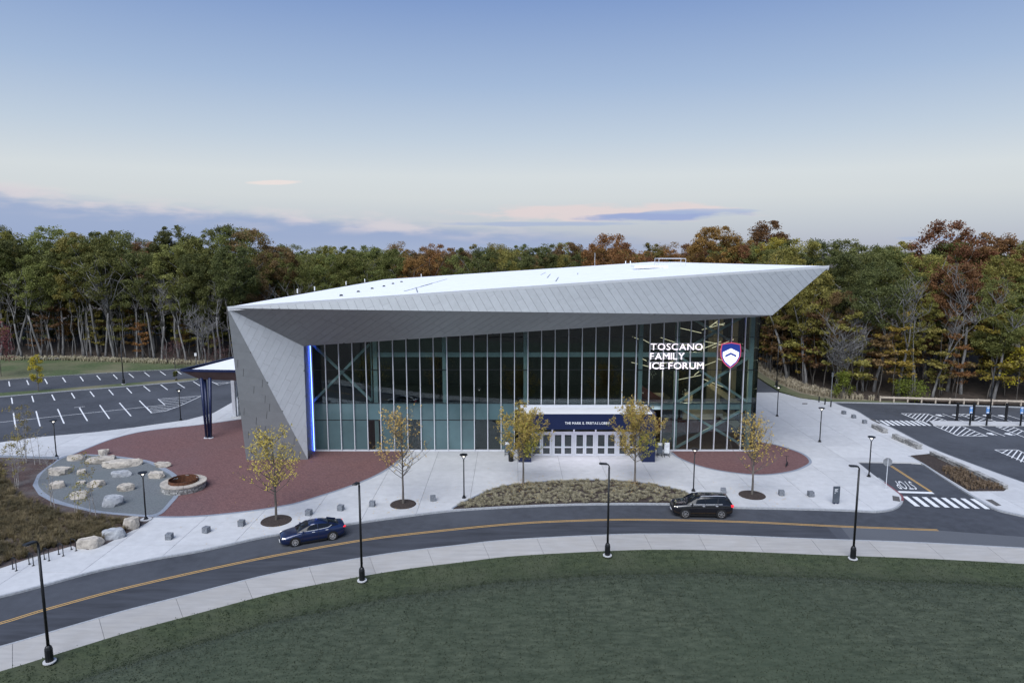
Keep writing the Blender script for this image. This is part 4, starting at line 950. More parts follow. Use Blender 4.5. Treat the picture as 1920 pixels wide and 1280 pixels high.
# fire pit: dry-stone ring of single stones with a rusted steel ring inside
fx0, fy0 = (-31.01,62.07); fp = wthing('fire_pit', 'round stacked stone fire pit with rusted steel ring', 'fire pit', (fx0, fy0, 0))
sr = random.Random(5); R0, R1 = 1.95, 1.45
for course in range(4):
    a = sr.random()
    while a < 6.28 + .05*course:
        da = sr.uniform(.14, .30); z0 = .02+course*.14; m = []
        for rr_ in (R1, R0+sr.uniform(-.04, .05)):
            for aa in (a+.01, a+da-.012):
                m.append((rr_*math.cos(aa), rr_*math.sin(aa)))
        q = [m[0], m[2], m[3], m[1]]
        MB().prism(q, z0, z0+.128+sr.uniform(-.012, .008)).build('stone', m_stonewall, fp, loc=(0, 0, 0))
        a += da
for k in range(22):
    a0, a1 = k*6.283/22+.008, (k+1)*6.283/22-.008
    MB().prism([(r_*math.cos(t_), r_*math.sin(t_)) for r_, t_ in ((R1-.12, a0), (R0+.07, a0), (R0+.07, a1), (R1-.12, a1))], .585, .685+sr.uniform(-.01, .012)).build('capstone', m_boulder, fp, loc=(0, 0, 0))
rg = MB(); n = 40
for k in range(n): 
    a = 2*math.pi*k/n; hh = .95
    for r_, z_ in ((1.30, .1), (1.30, hh), (1.26, hh), (1.26, .1)): rg.v.append((r_*math.cos(a), r_*math.sin(a), z_))
for k in range(n):
    for j in range(4): rg.f.append((k*4+j, ((k+1)%n)*4+j, ((k+1)%n)*4+(j+1)%4, k*4+(j+1)%4))
rg.build('steel_ring', m_rust, fp, loc=(0, 0, 0))
MB().lathe([(1.25, .1), (1.25, .2)], n=30).build('ash_bed', m_mulch, fp, loc=(0, 0, 0))
cut_m = M('cutout_light', (.4, .42, .45), .7)
for a, w_, z_ in ((2.75, .3, .72), (.9, .42, .76), (1.75, .75, .86)):
    q = MB()
    for k in range(4 if w_ != .75 else 1):
        q.box((1.255*math.cos(a-.1*k), 1.255*math.sin(a-.1*k), z_+.04*math.sin(k*2)), (.012, .09 if w_ != .75 else .6, .08 if w_ != .75 else .03), rz=a-.1*k)
    q.build('ring_cutout', cut_m, fp, loc=(0, 0, 0))

# bike racks: five hoops
def hoop(w=.75, h=.86):
    pts = [(-w/2, 0, 0), (-w/2, 0, h-.12)]+[(-w/2+.12-.12*math.cos(a), 0, h-.12+.12*math.sin(a)) for a in (.5, 1.0, 1.57)]+[(w/2-.12+.12*math.sin(a), 0, h-.12+.12*math.cos(a)) for a in (0, .5, 1.0, 1.57)]+[(w/2, 0, 0)]
    return MB().tube(pts, .032, 8)
hm = hoop().mesh('bike_rack', m_black, smooth=True); fm = MB().lathe([(.09, 0), (.09, .015)], n=10).mesh('foot_plate', m_black)
rk = [(-35.3,45.69,-34.9,45.43),(-34.68,46.45,-34.24,46.2),(-34.11,47.22,-33.64,46.98),(-33.61,48.03,-33.11,47.76),(-33.2,48.86,-32.72,48.63)]
for i, (x0, y0, x1, y1) in enumerate(rk):
    a = math.atan2(y1-y0, x1-x0); L = math.dist((x0, y0), (x1, y1))
    t = thing('bike_rack', ['leftmost black bike hoop beside the planting bed', 'second black bike hoop from the left', 'middle black bike hoop of five', 'fourth black bike hoop from the left', 'black bike hoop nearest the boulders'][i], 'bike rack', ((x0+x1)/2, (y0+y1)/2, .0), 'black bike hoops beside the planting bed', a)
    link_mesh('hoop', hm, t, (0, 0, .01), 0, (max(.8, L/.75), 1, 1))
    for s in (-1, 1): link_mesh('foot_plate', fm, t, (s*L/2, 0, .006))

# signs, posts, bollards
sx, sy = (28.76,58.13)
t = thing('wayfinding_sign', 'dark grey wayfinding panel with white lines near the road kerb', 'sign', (sx, sy, 0), rz=R(3))
MB().box((0, 0, .85), (.58, .12, 1.5)).build('panel', M('sign_grey', (.075, .09, .11), .5), t, loc=(0, 0, 0))
MB().box((-.18, 0, .06), (.12, .1, .1)).build('foot', m_navy, t, loc=(0, 0, 0)); MB().box((.18, 0, .06), (.12, .1, .1)).build('foot', m_navy, t, loc=(0, 0, 0))
for z, w in ((1.36, .3), (1.26, .22), (1.16, .28), (1.0, .08)): MB().box((-.2+w/2, -.063, z), (w, .008, .035)).build('text_line', m_white_text, t, loc=(0, 0, 0))
sx, sy = (35.27,61.93)
t = thing('stop_sign', 'stop sign seen from its grey back at the side street', 'sign', (sx, sy, 0), rz=R(-12))
MB().tube([(0, 0, 0), (0, 0, 2.9)], .035, 6).build('post', m_white_metal, t, loc=(0, 0, 0))
oc = [(.42*math.cos(R(22.5+45*k)), .42*math.sin(R(22.5+45*k))) for k in range(8)]
mb = MB(); mb.add([(p[0], .04, 2.6+p[1]) for p in oc]+[(p[0], .06, 2.6+p[1]) for p in oc], [tuple(range(8)), tuple(range(15, 7, -1))]+[(i, 8+i, 8+(i+1)%8, (i+1)%8) for i in range(8)])
mb.build('sign_plate', M('sign_back', (.30, .31, .33), .5, .5), t, loc=(0, 0, 0))
mb = MB(); mb.add([(p[0]*.97, .063, 2.6+p[1]*.97) for p in oc], [tuple(range(7, -1, -1))]); mb.build('sign_face', m_paint_r, t, loc=(0, 0, 0))
for (x, y), lb, h in zip([(47.59,99.74),(-61.3,130.69)], ('thin grey sign post beside the green bush on the right', 'small white sign on a post behind the side canopy'), (4.2, 2.4)):
    t = thing('sign_post', lb, 'sign', (x, y, 0))
    MB().tube([(0, 0, 0), (0, 0, h)], .05, 6).build('post', m_zinc, t, loc=(0, 0, 0))
    MB().box((0, -.07 if h < 3 else 0, h-.35), (.42 if h < 3 else .05, .03 if h < 3 else .45, .6)).build('sign_plate', m_paint_w if h < 3 else m_zinc, t, loc=(0, 0, 0))
for i, (x, y) in enumerate([(45.25,98.5),(45.42,96.94),(45.57,95.43)]):
    o = MB().lathe([(.09, 0), (.09, .85), (.06, .9)], n=10).build('bollard', m_black, None, loc=(x, y, 0)); tag(o, ('rearmost', 'middle', 'front')[i]+' slim black bollard at the corner of right car park', 'bollard', 'slim bollards by the right car park')
for i, (x, y) in enumerate([(58.56,87.66),(60.7,87.66),(64.75,87.31)]):
    t = thing('charging_post', ('leftmost', 'middle', 'rightmost')[i]+' tall plain black post on the car park island', 'post', (x, y, -.1), 'tall black posts on the car park island')
    MB().box((0, 0, 1.25), (.26, .2, 2.5)).build('post', m_black, t, loc=(0, 0, 0), bevel=.02); MB().box((0, 0, .05), (.4, .34, .1)).build('base', m_black, t, loc=(0, 0, 0))
m_signblue = M('sign_blue', (.10, .28, .62), .4, 0, .03)
for i, (x, y) in enumerate([(58.74,85.34),(60.83,85.27),(65.09,85.14)]):
    t = thing('parking_sign', ('leftmost', 'middle', 'rightmost')[i]+' blue and white parking sign on black post on island', 'sign', (x, y, .01), 'blue signs on the car park island')
    MB().tube([(0, 0, 0), (0, 0, 1.5)], .11, 10).build('post', m_black, t, loc=(0, 0, 0))
    MB().box((0, 0, 1.95), (.36, .07, .85)).build('plate', m_signblue, t, loc=(0, 0, 0))
    MB().box((0, -.04, 2.26), (.28, .01, .14)).build('white_field', m_paint_w, t, loc=(0, 0, 0)); MB().box((0, -.04, 1.66), (.28, .01, .14)).build('white_field', m_paint_w, t, loc=(0, 0, 0))
    q = MB(); q.lathe([(.03, 0), (.03, .06)], (-.01, -.045, 2.06), 6); q.box((0, -.045, 1.98), (.04, .01, .12)); q.box((.04, -.045, 1.92), (.1, .01, .03)); q.build('symbol', m_paint_w, t, loc=(0, 0, 0))
sk = [(58.31,90.93),(60.58,90.93),(62.62,90.86),(64.61,90.71),(66.59,90.56),(58.84,81.57),(60.98,81.45)]
for x, y in sk:
    q = MB(); q.sheet([(.28*math.cos(a*.6283)-.05, .55*math.sin(a*.6283)) for a in range(10)], 0); q.sheet(line_quad(-.5, .1, .5, .45, .16), .002); q.sheet(line_quad(.1, .5, .35, -.6, .16), .003)
    q.build('bay_symbol', m_paint_w, lot_r, loc=(x, y, ZR+.016))
so, sxv, syv = [Vector((*p, 0)) for p in [(38.97,64.31),(37.33,64.47),(38.34,61.93)]]
text_line('STOP', 0, 1, 0, 0, 1., side, m_paint_w, depth=0, bold=.0, flat=((so.x, so.y, ZR+.016), sxv-so, syv-so))
# rail fence behind the right car park
fe = wthing('rail_fence', 'low pale timber rail fence along the back of right car park', 'fence', (*(54.31,98.32), 0))
fpts = [Vector(p) for p in resample([(54.41,98.5),(57.92,98.04),(65.03,96.94),(73.45,95.76),(83.85,93.64)], 1.9)]
for i, p in enumerate(fpts):
    MB().box((p.x, p.y+.3, .42), (.16, .16, .84)).build('post', m_wood, fe, org=(p.x, p.y, 0))
    if i: 
        q = fpts[i-1]; MB().beam((q.x, q.y+.2, .68), (p.x, p.y+.2, .68), .06, .26).build('rail', m_wood, fe, org=(q.x, q.y, 0))
# stone seat walls and the wall beside the bed: single stones
def stone_wall(label, a, b, thick, h, seed, courses=3):
    a, b = Vector(a), Vector(b); L = (b-a).length; t_ = (b-a).normalized(); ang = math.atan2(t_.y, t_.x); sr = random.Random(seed)
    w = thing('stone_wall', label, 'wall', (a.x, a.y, 0), 'dry stone walls on the right', ang)
    ch = h/courses
    for c in range(courses):
        x = 0
        while x < L-.1:
            l = min(sr.uniform(.35, .95), L-x)
            MB().box((x+l/2, sr.uniform(-.03, .03), c*ch+ch/2), (l-.05, thick+sr.uniform(-.06, .06), ch-.035), rz=sr.uniform(-.02, .02)).build('stone', m_stonewall, w, loc=(0, 0, 0))
            x += l
stone_wall('shortest stacked stone seat wall, near the car park crossing', (45.78,84.15), (45.77,81.39), .6, .5, 3)
stone_wall('middle stacked stone seat wall between plaza and car park', (45.63,79.26), (46.04,74.67), .6, .55, 4)
stone_wall('longest stacked stone wall along the mulched street bed', (46.08,72.67), (46.49,61.78), .5, .45, 5)
# low kerb wall behind the planting bed
o = MB(); o.beam((*(-65.67,72.67), .12), (*(-48.76,70.95), .12), .2, .28); tag(o.build('low_wall', m_edging), 'low grey kerb wall behind the birches and planting bed', 'wall')

# poster stands by the doors
pm_ = M('poster_white', (.72, .74, .76), .5); pd_ = M('poster_dark', (.10, .12, .15), .5)
for (x, y), lb, m1, m2 in zip([(16.09,72.08),(16.87,72.08),(-0.5,72.47)], ('left poster stand beside the navy vestibule, dark lower half', 'right poster stand beside the navy vestibule, all white', 'poster stand with dark rack left of the vestibule'), (pd_, pm_, pd_), (pm_, pm_, pm_)):
    t = thing('poster_stand', lb, 'poster stand', (x, y, .0), 'poster stands by the entrance', R(-4))
    MB().box((0, 0, .95), (.62, .05, 1.25), tilt=(-.06, 0)).build('frame', m_black, t, loc=(0, 0, 0))
    MB().box((0, -.04, .95), (.56, .03, 1.17), tilt=(-.06, 0)).build('poster', m1, t, loc=(0, 0, 0))
    MB().box((0, -.062 + .02, 1.36), (.5, .03, .28), tilt=(-.06, 0)).build('poster_head', m2, t, loc=(0, 0, 0))
    q = MB()
    for s in (-.26, .26): q.beam((s, -.35, .03), (s, .35, .03), .05); q.beam((s, .0, .03), (s, .0, .5), .04)
    q.build('stand', m_black, t, loc=(0, 0, 0))
x, y = (-0.11,70.39)
t = thing('litter_bin', 'dark litter bin left of the navy vestibule', 'bin', (x, y, 0))
MB().lathe([(.26, 0), (.28, .8)], n=14).build('body', m_black, t, loc=(0, 0, 0)); MB().lathe([(.29, .8), (.29, .86), (.16, .98)], n=14).build('lid', m_black, t, loc=(0, 0, 0))

# parked scooter on the brick oval
x, y = (28.64,68.77)
t = thing('kick_scooter', 'black kick scooter parked on the right brick oval', 'scooter', (x, y, .008), rz=R(-120))
def wheel_y(c, r, w, n=16):
    mb = MB(); o = []
    for yy in (-w/2, w/2):
        for k in range(n): mb.v.append((c[0]+r*math.cos(2*math.pi*k/n), c[1]+yy, c[2]+r*math.sin(2*math.pi*k/n)))
    for k in range(n): mb.f.append((k, n+k, n+(k+1)%n, (k+1)%n))
    mb.f.append(tuple(range(n))); mb.f.append(tuple(range(2*n-1, n-1, -1))); return mb
for c in ((.5, 0, .12), (-.48, 0, .12)): wheel_y(c, .12, .05).build('wheel', m_black, t, loc=(0, 0, 0))
MB().box((-.05, 0, .15), (.75, .17, .06)).build('deck', m_black, t, loc=(0, 0, 0)); MB().tube([(.5, 0, .12), (.4, 0, .5), (.3, 0, 1.12)], .032, 8).build('stem', m_black, t, loc=(0, 0, 0))
MB().tube([(.3, -.27, 1.12), (.3, .27, 1.12)], .02, 6).build('handlebar', m_black, t, loc=(0, 0, 0)); MB().box((-.5, 0, .27), (.3, .1, .02)).build('mudguard', m_black, t, loc=(0, 0, 0))

# ------------------------------------------------------------------ cars
def loft(secs, closed_ends=True):
    mb = MB(); n = len(secs[0])
    for s in secs: mb.v += s
    for i in range(len(secs)-1):
        for k in range(n-1): a = i*n+k; mb.f.append((a, a+1, a+n+1, a+n))
    if closed_ends: mb.f.append(tuple(range(n-1, -1, -1))); o = (len(secs)-1)*n; mb.f.append(tuple(o+k for k in range(n)))
    return mb
def car(name, label, loc, rz, S, paint, rim_mat):
    """S: dict with stations. Local x forward, z up."""
    t = thing(name, label, 'car', loc, rz=rz)
    secs = []
    for x, zb, hw, zt, hwt in S['body']:         # x, underside, half width, top height, half width at top
        zm = zb+(zt-zb)*.55
        half = [(hw*.86, zb), (hw*.975, zb+.10), (hw, zm), (hw*.985, zm+(zt-zm)*.45), ((hw+hwt)/2+.02, zt-.05), (hwt, zt)]
        mid = [(hwt*.55, zt+.035*S['crown']), (0, zt+.05*S['crown'])]
        pts = half+mid
        secs.append([(x, p[0], p[1]) for p in pts] + [(x, -p[0], p[1]) for p in pts[-2::-1]])
    body = loft(secs).build('body', paint, t, loc=(0, 0, 0), smooth=True)
    sub = body.modifiers.new('s', 'SUBSURF'); sub.levels = 1; sub.render_levels = 2
    gs = []
    for x, zb, hw, zt, hwt in S['house']:
        pts = [(hw, zb), (hw*.3+hwt*.7, zb+(zt-zb)*.72), (hwt, zt-.015), (hwt*.6, zt+.03), (0, zt+.045)]
        gs.append([(x, p[0], p[1]) for p in pts]+[(x, -p[0], p[1]) for p in pts[-2::-1]])
    loft(gs).build('greenhouse_glass', M(name+'_glass', (.010, .012, .016), .1, 0, .1, spec=.35), t, loc=(0, 0, 0), smooth=True)
    # roof skin and pillars in body colour, just proud of the glass
    r0, r1 = S['roof']; rs = []
    for x, zb, hw, zt, hwt in S['house']:
        if r0-1e-6 <= x <= r1+1e-6:
            pts = [(hw*.06+hwt*.94+.012, zt-.075), (hwt+.014, zt-.01), (hwt*.6, zt+.045), (0, zt+.06)]
            rs.append([(x, p[0], p[1]) for p in pts]+[(x, -p[0], p[1]) for p in pts[-2::-1]])
    loft(rs).build('roof', paint, t, loc=(0, 0, 0), smooth=True)
    pil = MB()
    def side_pt(x, z, s):
        H_ = S['house']
        for a, b in zip(H_, H_[1:]):
            if min(a[0], b[0])-1e-6 <= x <= max(a[0], b[0])+1e-6:
                k = (x-a[0])/(b[0]-a[0]); zb, hw, zt, hwt = [a[i]+(b[i]-a[i])*k for i in (1, 2, 3, 4)]
                f = max(0, min(1, (z-zb)/(zt-zb))); w_ = hw+(hw*.3+hwt*.7-hw)*min(1, f/.72) if f < .72 else (hw*.3+hwt*.7)+(hwt-(hw*.3+hwt*.7))*(f-.72)/.28
                return Vector((x, s*(w_+.008), z))
    for s in (-1, 1):
        for pa, pb, w_ in S['pillars']:
            a, b = side_pt(*pa, s), side_pt(*pb, s)
            if a and b: pil.beam(a, b, .03, w_)
    pil.build('pillars', paint, t, loc=(0, 0, 0))
    tr = MB()
    for s in (-1, 1):
        for (xa, za), (xb, zb2) in zip(S['trim'], S['trim'][1:]):
            a, b = side_pt(xa, za, s), side_pt(xb, zb2, s)
            if a and b: tr.beam(a, b, .025, .035)
    tr.build('window_trim', m_white_metal, t, loc=(0, 0, 0))
    wr, ww, tr_ = S['wheel']
    for xw in S['axles']:
        for s in (-1, 1):
            yw = s*(S['hw']-.02)
            ar = MB(); n = 20
            wheel_y((xw, s*(S['hw']-.10), wr+.015), wr+.075, .215, 24).build('wheel_arch', m_black, t, loc=(0, 0, 0))
            w = wheel_y((0, 0, 0), wr, .23, 28).build('wheel', M('tyre', (.012, .012, .013), .85) if 'tyre' not in MATS else MATS['tyre'], t, loc=(xw, s*(S['hw']-.095), wr), bevel=.03)
            rm = MB(); yy = s*.118
            for k in range(S['spokes']):
                a = 2*math.pi*k/S['spokes']+.2
                rm.beam((0, yy, 0), (wr*.66*math.cos(a), yy, wr*.66*math.sin(a)), .02, .05)
            for k in range(24):
                a, b = 2*math.pi*k/24, 2*math.pi*(k+1)/24
                rm.beam((wr*.67*math.cos(a), yy, wr*.67*math.sin(a)), (wr*.67*math.cos(b), yy, wr*.67*math.sin(b)), .03, .035)
            rm.add(wheel_y((0, yy*1.02, 0), .06, .03, 10).v, wheel_y((0, 0, 0), .06, .03, 10).f)
            rm.build('rim', rim_mat, w, loc=(0, 0, 0))
    for s in (-1, 1):
        hx, hy, hz, hl, hh = S['head']; MB().box((hx, s*hy, hz), (hl*.85, .26, hh*.8), rz=-s*.45, taper=.8).build('headlight', m_head, t, loc=(0, 0, 0), bevel=.02)
        hx, hy, hz, hl, hh = S['tail']; MB().box((hx, s*hy, hz), (hl, .22, hh*.8), rz=s*.35).build('taillight', m_tail, t, loc=(0, 0, 0), bevel=.02)
        mx_, mz_ = S['mirror']; MB().box((mx_, s*(S['hw']+.06), mz_), (.14, .2, .14), taper=.8).build('mirror', paint, t, loc=(0, 0, 0), bevel=.02)
        for hx, hz in S['handles']: MB().box((hx, s*(S['hw']-.0), hz), (.2, .05, .035)).build('door_handle', m_white_metal, t, loc=(0, 0, 0))
        for hx, z0_, z1_ in S['seams']: MB().box((hx, s*(S['hw']-.008), (z0_+z1_)/2), (.012, .03, z1_-z0_)).build('door_seam', m_black, t, loc=(0, 0, 0))
        MB().box((0, s*(S['hw']-.06), S['sill']), (S['axles'][0]-S['axles'][1]-.9, .1, .1)).build('sill', m_black, t, loc=(0, 0, 0))
    gx, gz, gw, gh = S['grille']; MB().box((gx, 0, gz), (.1, gw, gh)).build('grille', m_black, t, loc=(0, 0, 0), bevel=.02)
    MB().box((gx+.055, 0, gz-.22), (.03, .5, .11)).build('number_plate', m_paint_w, t, loc=(0, 0, 0))
    if S.get('rails'):
        for s in (-1, 1): MB().tube([(r1-.35, s*S['rails'][0], S['rails'][1]-.03), (r1-.45, s*S['rails'][0], S['rails'][1]+.03), (r0+.35, s*S['rails'][0], S['rails'][1]+.03), (r0+.25, s*S['rails'][0], S['rails'][1]-.03)], .022, 6).build('roof_rail', m_white_metal, t, loc=(0, 0, 0))
    return t
m_blue = M('car_paint_blue', (.006, .017, .070), .28, .35, .03, coat=1.)
m_blk = M('car_paint_black', (.008, .008, .011), .22, .2, .03, coat=1.)
m_rim = M('alloy_rim', (.55, .56, .58), .35, .6, .05); m_rim2 = M('alloy_rim_grey', (.35, .36, .38), .35, .6, .05)
SED = dict(crown=1., hw=.925, body=[(2.44,.36,.55,.62,.42),(2.38,.24,.74,.74,.58),(2.1,.18,.88,.82,.66),(1.6,.17,.92,.92,.70),(1.0,.17,.925,.99,.74),(.6,.17,.925,1.02,.76),(0,.17,.925,1.03,.77),(-.8,.17,.925,1.05,.77),(-1.5,.18,.925,1.08,.74),(-2.0,.22,.90,1.10,.70),(-2.36,.30,.82,1.08,.64),(-2.46,.42,.70,.98,.56)],
    house=[(1.22,.96,.72,.99,.62),(.75,1.0,.78,1.22,.62),(.3,1.0,.80,1.40,.57),(-.2,1.0,.81,1.445,.56),(-.7,1.0,.81,1.43,.56),(-1.15,1.02,.79,1.35,.55),(-1.6,1.05,.74,1.2,.56),(-1.98,1.07,.68,1.10,.58)],
    roof=(-1.15,.3), pillars=[((1.2,.99),(.32,1.38),.06),((-.35,1.0),(-.35,1.42),.07),((-1.2,1.32),(-1.9,1.1),.17)], trim=[(1.0,1.0),(.2,1.02),(-.7,1.04),(-1.15,1.07),(-1.42,1.17)],
    wheel=(.335,.22,.0), axles=(1.40,-1.42), spokes=7, head=(2.16,.66,.70,.34,.13), tail=(-2.36,.68,.92,.22,.14), mirror=(.78,1.06), handles=[(.02,.93),(-1.0,.95)], seams=[(.85,.35,.98),(-.35,.32,1.0),(-1.3,.45,1.0)], sill=.2, grille=(2.40,.52,.9,.26))
SUV = dict(crown=1., hw=.985, body=[(2.54,.46,.62,.82,.5),(2.48,.30,.80,.98,.66),(2.2,.25,.93,1.08,.74),(1.7,.24,.975,1.13,.80),(1.1,.24,.985,1.17,.84),(.5,.24,.985,1.19,.86),(-.4,.24,.985,1.20,.86),(-1.3,.24,.985,1.22,.86),(-2.0,.26,.975,1.22,.84),(-2.4,.34,.92,1.18,.80),(-2.55,.46,.80,1.08,.70)],
    house=[(1.38,1.14,.80,1.17,.70),(.95,1.16,.85,1.46,.70),(.55,1.16,.88,1.68,.67),(.0,1.16,.89,1.76,.67),(-.9,1.16,.89,1.77,.67),(-1.7,1.16,.87,1.74,.66),(-2.15,1.16,.84,1.66,.64),(-2.45,1.16,.80,1.22,.66)],
    roof=(-2.15,.55), pillars=[((1.34,1.17),(.58,1.66),.08),((-.15,1.18),(-.15,1.72),.08),((-1.2,1.18),(-1.25,1.72),.1),((-1.85,1.62),(-2.35,1.24),.16)], trim=[(1.1,1.18),(.2,1.19),(-1.6,1.21)],
    wheel=(.385,.25,0), axles=(1.52,-1.50), spokes=6, head=(2.24,.72,.90,.42,.2), tail=(-2.40,.80,1.06,.24,.24), mirror=(.95,1.26), handles=[(.0,1.07),(-1.1,1.09)], seams=[(.95,.45,1.14),(-.15,.42,1.15),(-1.35,.6,1.15)], sill=.27, grille=(2.50,.72,1.1,.3), rails=(.62,1.82))
def place(fr, re, S, ysgn):
    f, r = Vector(fr), Vector(re); d = (f-r).normalized(); rz = math.atan2(d.y, d.x)
    mid = f*(.5)+r*.5; ax = sum(S['axles'])/2; nrm_ = Vector((-d.y, d.x))*ysgn
    return (mid.x-d.x*ax+nrm_.x*S['hw'], mid.y-d.y*ax+nrm_.y*S['hw'], ZR+.006), rz
l1, r1_ = place((-16.56,49.61), (-14.01,50.77), SED, -1)
car('sedan', 'dark blue sedan driving left on the road', l1, r1_, SED, m_blue, m_rim)
l2, r2_ = place((14.67,55.15), (17.63,55.04), SUV, -1)
car('suv', 'black SUV with roof rails driving left past the planter', l2, r2_, SUV, m_blk, m_rim2)

# ------------------------------------------------------------------ plants
def leaf_quads(mb, c, rad, n, size, r, up=.5, flat=1.):
    for _ in range(n):
        while True:
            p = Vector((r.uniform(-1, 1), r.uniform(-1, 1), r.uniform(-1, 1)))
            if p.length < 1: break
        p = p*(.35+.65*r.random()**.5)
        p = Vector((p.x*rad, p.y*rad, p.z*rad*flat))+c
        nn = Vector((r.gauss(0, 1), r.gauss(0, 1), r.gauss(up, 1))).normalized()
        a = nn.cross(Vector((r.gauss(0, 1), r.gauss(0, 1), r.gauss(0, 1)))).normalized(); b = nn.cross(a)
        s = size*r.uniform(.6, 1.25); o = len(mb.v)
        mb.v += [tuple(p-a*s*.5), tuple(p+b*s*.33), tuple(p+a*s*.5), tuple(p-b*s*.33)]; mb.f.append((o, o+1, o+2, o+3))
def forest_tree(seed, h=25., base=.42, rx=5., nclump=46, nleaf=90, leaf=.5, fork=3, bare=False, dense=True):
    """returns trunk mesh (trunk, limbs, twigs) and crown mesh (leaf clumps)"""
    r = random.Random(seed); tk = MB(); cr_ = MB(); tips = []
    lean = Vector((r.uniform(-.13, .13), r.uniform(-.13, .13), 0))
    def path(p, d, L, n, wob):
        pts = [p.copy()]
        for _ in range(n):
            d = (d+Vector((r.gauss(0, wob), r.gauss(0, wob), r.gauss(.02, wob*.5)))).normalized(); pts.append(pts[-1]+d*L/n)
        return pts, d
    r0 = h*.0098*r.uniform(.8, 1.25)
    tp, d = path(Vector((0, 0, -.3)), (Vector((0, 0, 1))+lean).normalized(), h*base, 6, .055)
    tk.tube(tp, [r0*(1.5 if i == 0 else 1-.35*i/6) for i in range(7)], 7)
    heads = []
    for k in range(fork):
        a = 2*math.pi*(k+r.random()*.6)/fork
        dd = (d+Vector((math.cos(a), math.sin(a), 0))*r.uniform(.25, .6)+Vector((0, 0, .3))).normalized()
        lp, d2 = path(tp[-1], dd, h*r.uniform(.28, .42), 6, .12)
        tk.tube(lp, [r0*.55*(1-.75*i/6) for i in range(7)], 5); heads += lp[2:]
        for j in range(4 if not bare else 7):
            q = lp[r.randrange(2, 7)]; a2 = r.random()*6.28
            bp_, _ = path(q, Vector((math.cos(a2)*.8, math.sin(a2)*.8, r.uniform(.3, 1.))).normalized(), h*r.uniform(.1, .2), 4, .16)
            tk.tube(bp_, [r0*.2*(1-.8*i/4)+.015 for i in range(5)], 4); heads += bp_[2:]
            if bare:
                for _ in range(7):
                    w = bp_[r.randrange(1, 5)]; wp, _ = path(w, Vector((r.gauss(0, .5), r.gauss(0, .5), r.uniform(.4, 1.2))).normalized(), h*r.uniform(.06, .12), 3, .12)
                    tk.tube(wp, [.035, .028, .02, .012], 3, False)
    if bare: return tk, None
    zc = h*(base+.99)/2; hz = h*(1-base)/2*1.04
    for k in range(nclump):
        if k < nclump*.34: c = r.choice(heads) + Vector((r.gauss(0, .8), r.gauss(0, .8), r.gauss(.3, .7)))
        else:                                   # outer shell of a lumpy dome, flatter below
            a = r.random()*6.28; t = r.uniform(-.8, 1.)**1 ; w = math.sqrt(max(0.02, 1-t*t*.92))*r.uniform(.7, 1.02)*(1. if t > -.2 else 1.+.5*(t+.2))
            lump = 1+.16*math.sin(a*2+seed)+.1*math.sin(a*3+t*4)
            c = Vector((math.cos(a)*rx*w*lump, math.sin(a)*rx*w*lump, zc+t*hz*(.93+.08*math.sin(a+seed))))
        rad = r.uniform(.6, 1.9)*(rx/5)
        c.z = min(c.z, h-rad*.55)
        leaf_quads(cr_, c, rad, nleaf, leaf, r, .6, .7)
    # sparse low sprays on the stem
    for k in range(3):
        p = tp[r.randrange(3, 7)]; leaf_quads(cr_, p+Vector((r.uniform(-2, 2), r.uniform(-2, 2), 0)), 1.1, 22, leaf, r, .6, .5)
    return tk, cr_
LG = {
 'dark green': LEAF('leaf_dark_green', (0.056, 0.070, 0.025), (0.189, 0.196, 0.064)),
 'green': LEAF('leaf_green', (0.098, 0.119, 0.034), (0.287, 0.287, 0.087)),
 'olive': LEAF('leaf_olive', (0.133, 0.133, 0.034), (0.364, 0.315, 0.084)),
 'yellow': LEAF('leaf_yellow', (0.182, 0.147, 0.028), (0.420, 0.315, 0.063)),
 'orange': LEAF('leaf_orange', (.150, .082, .028), (.34, .19, .062)),
 'rust': LEAF('leaf_rust', (.120, .058, .030), (.28, .135, .060)),
 'brown': LEAF('leaf_brown', (0.119, 0.077, 0.039), (0.280, 0.175, 0.077)),
 'wine red': LEAF('leaf_wine', (0.098, 0.036, 0.036), (0.210, 0.084, 0.073)),
}
protos = []
specs = [(20, .46, 4.6, 4), (23, .40, 4.0, 5), (11, .40, 5.0, 3), (12, .48, 4.4, 2), (13, .34, 5.6, 3), (14, .38, 4.8, 4), (15, .50, 4.6, 2), (16, .28, 5.2, 3), (17, .44, 5.4, 3), (18, .32, 4.2, 2), (19, .36, 6.0, 4)]
for sd, bs_, rx, fk in specs:
    tk, cr_ = forest_tree(sd, 25., bs_, rx, (135, 118, 98)[sd % 3], (150, 145, 140)[sd % 3], .32, fk)
    protos.append((tk.mesh('trunk', m_bark, smooth=True), cr_.mesh('crown', LG['green'])))
bares = [forest_tree(sd, 17., .22, 3, fork=5, bare=True)[0].mesh('trunk', m_bark, smooth=True) for sd in (31, 32)] + [forest_tree(sd, 22., bs_, 3, fork=fk_, bare=True)[0].mesh('trunk', m_bark, smooth=True) for sd, bs_, fk_ in ((33, .36, 2), (34, .42, 3), (35, .5, 2))]
und = []
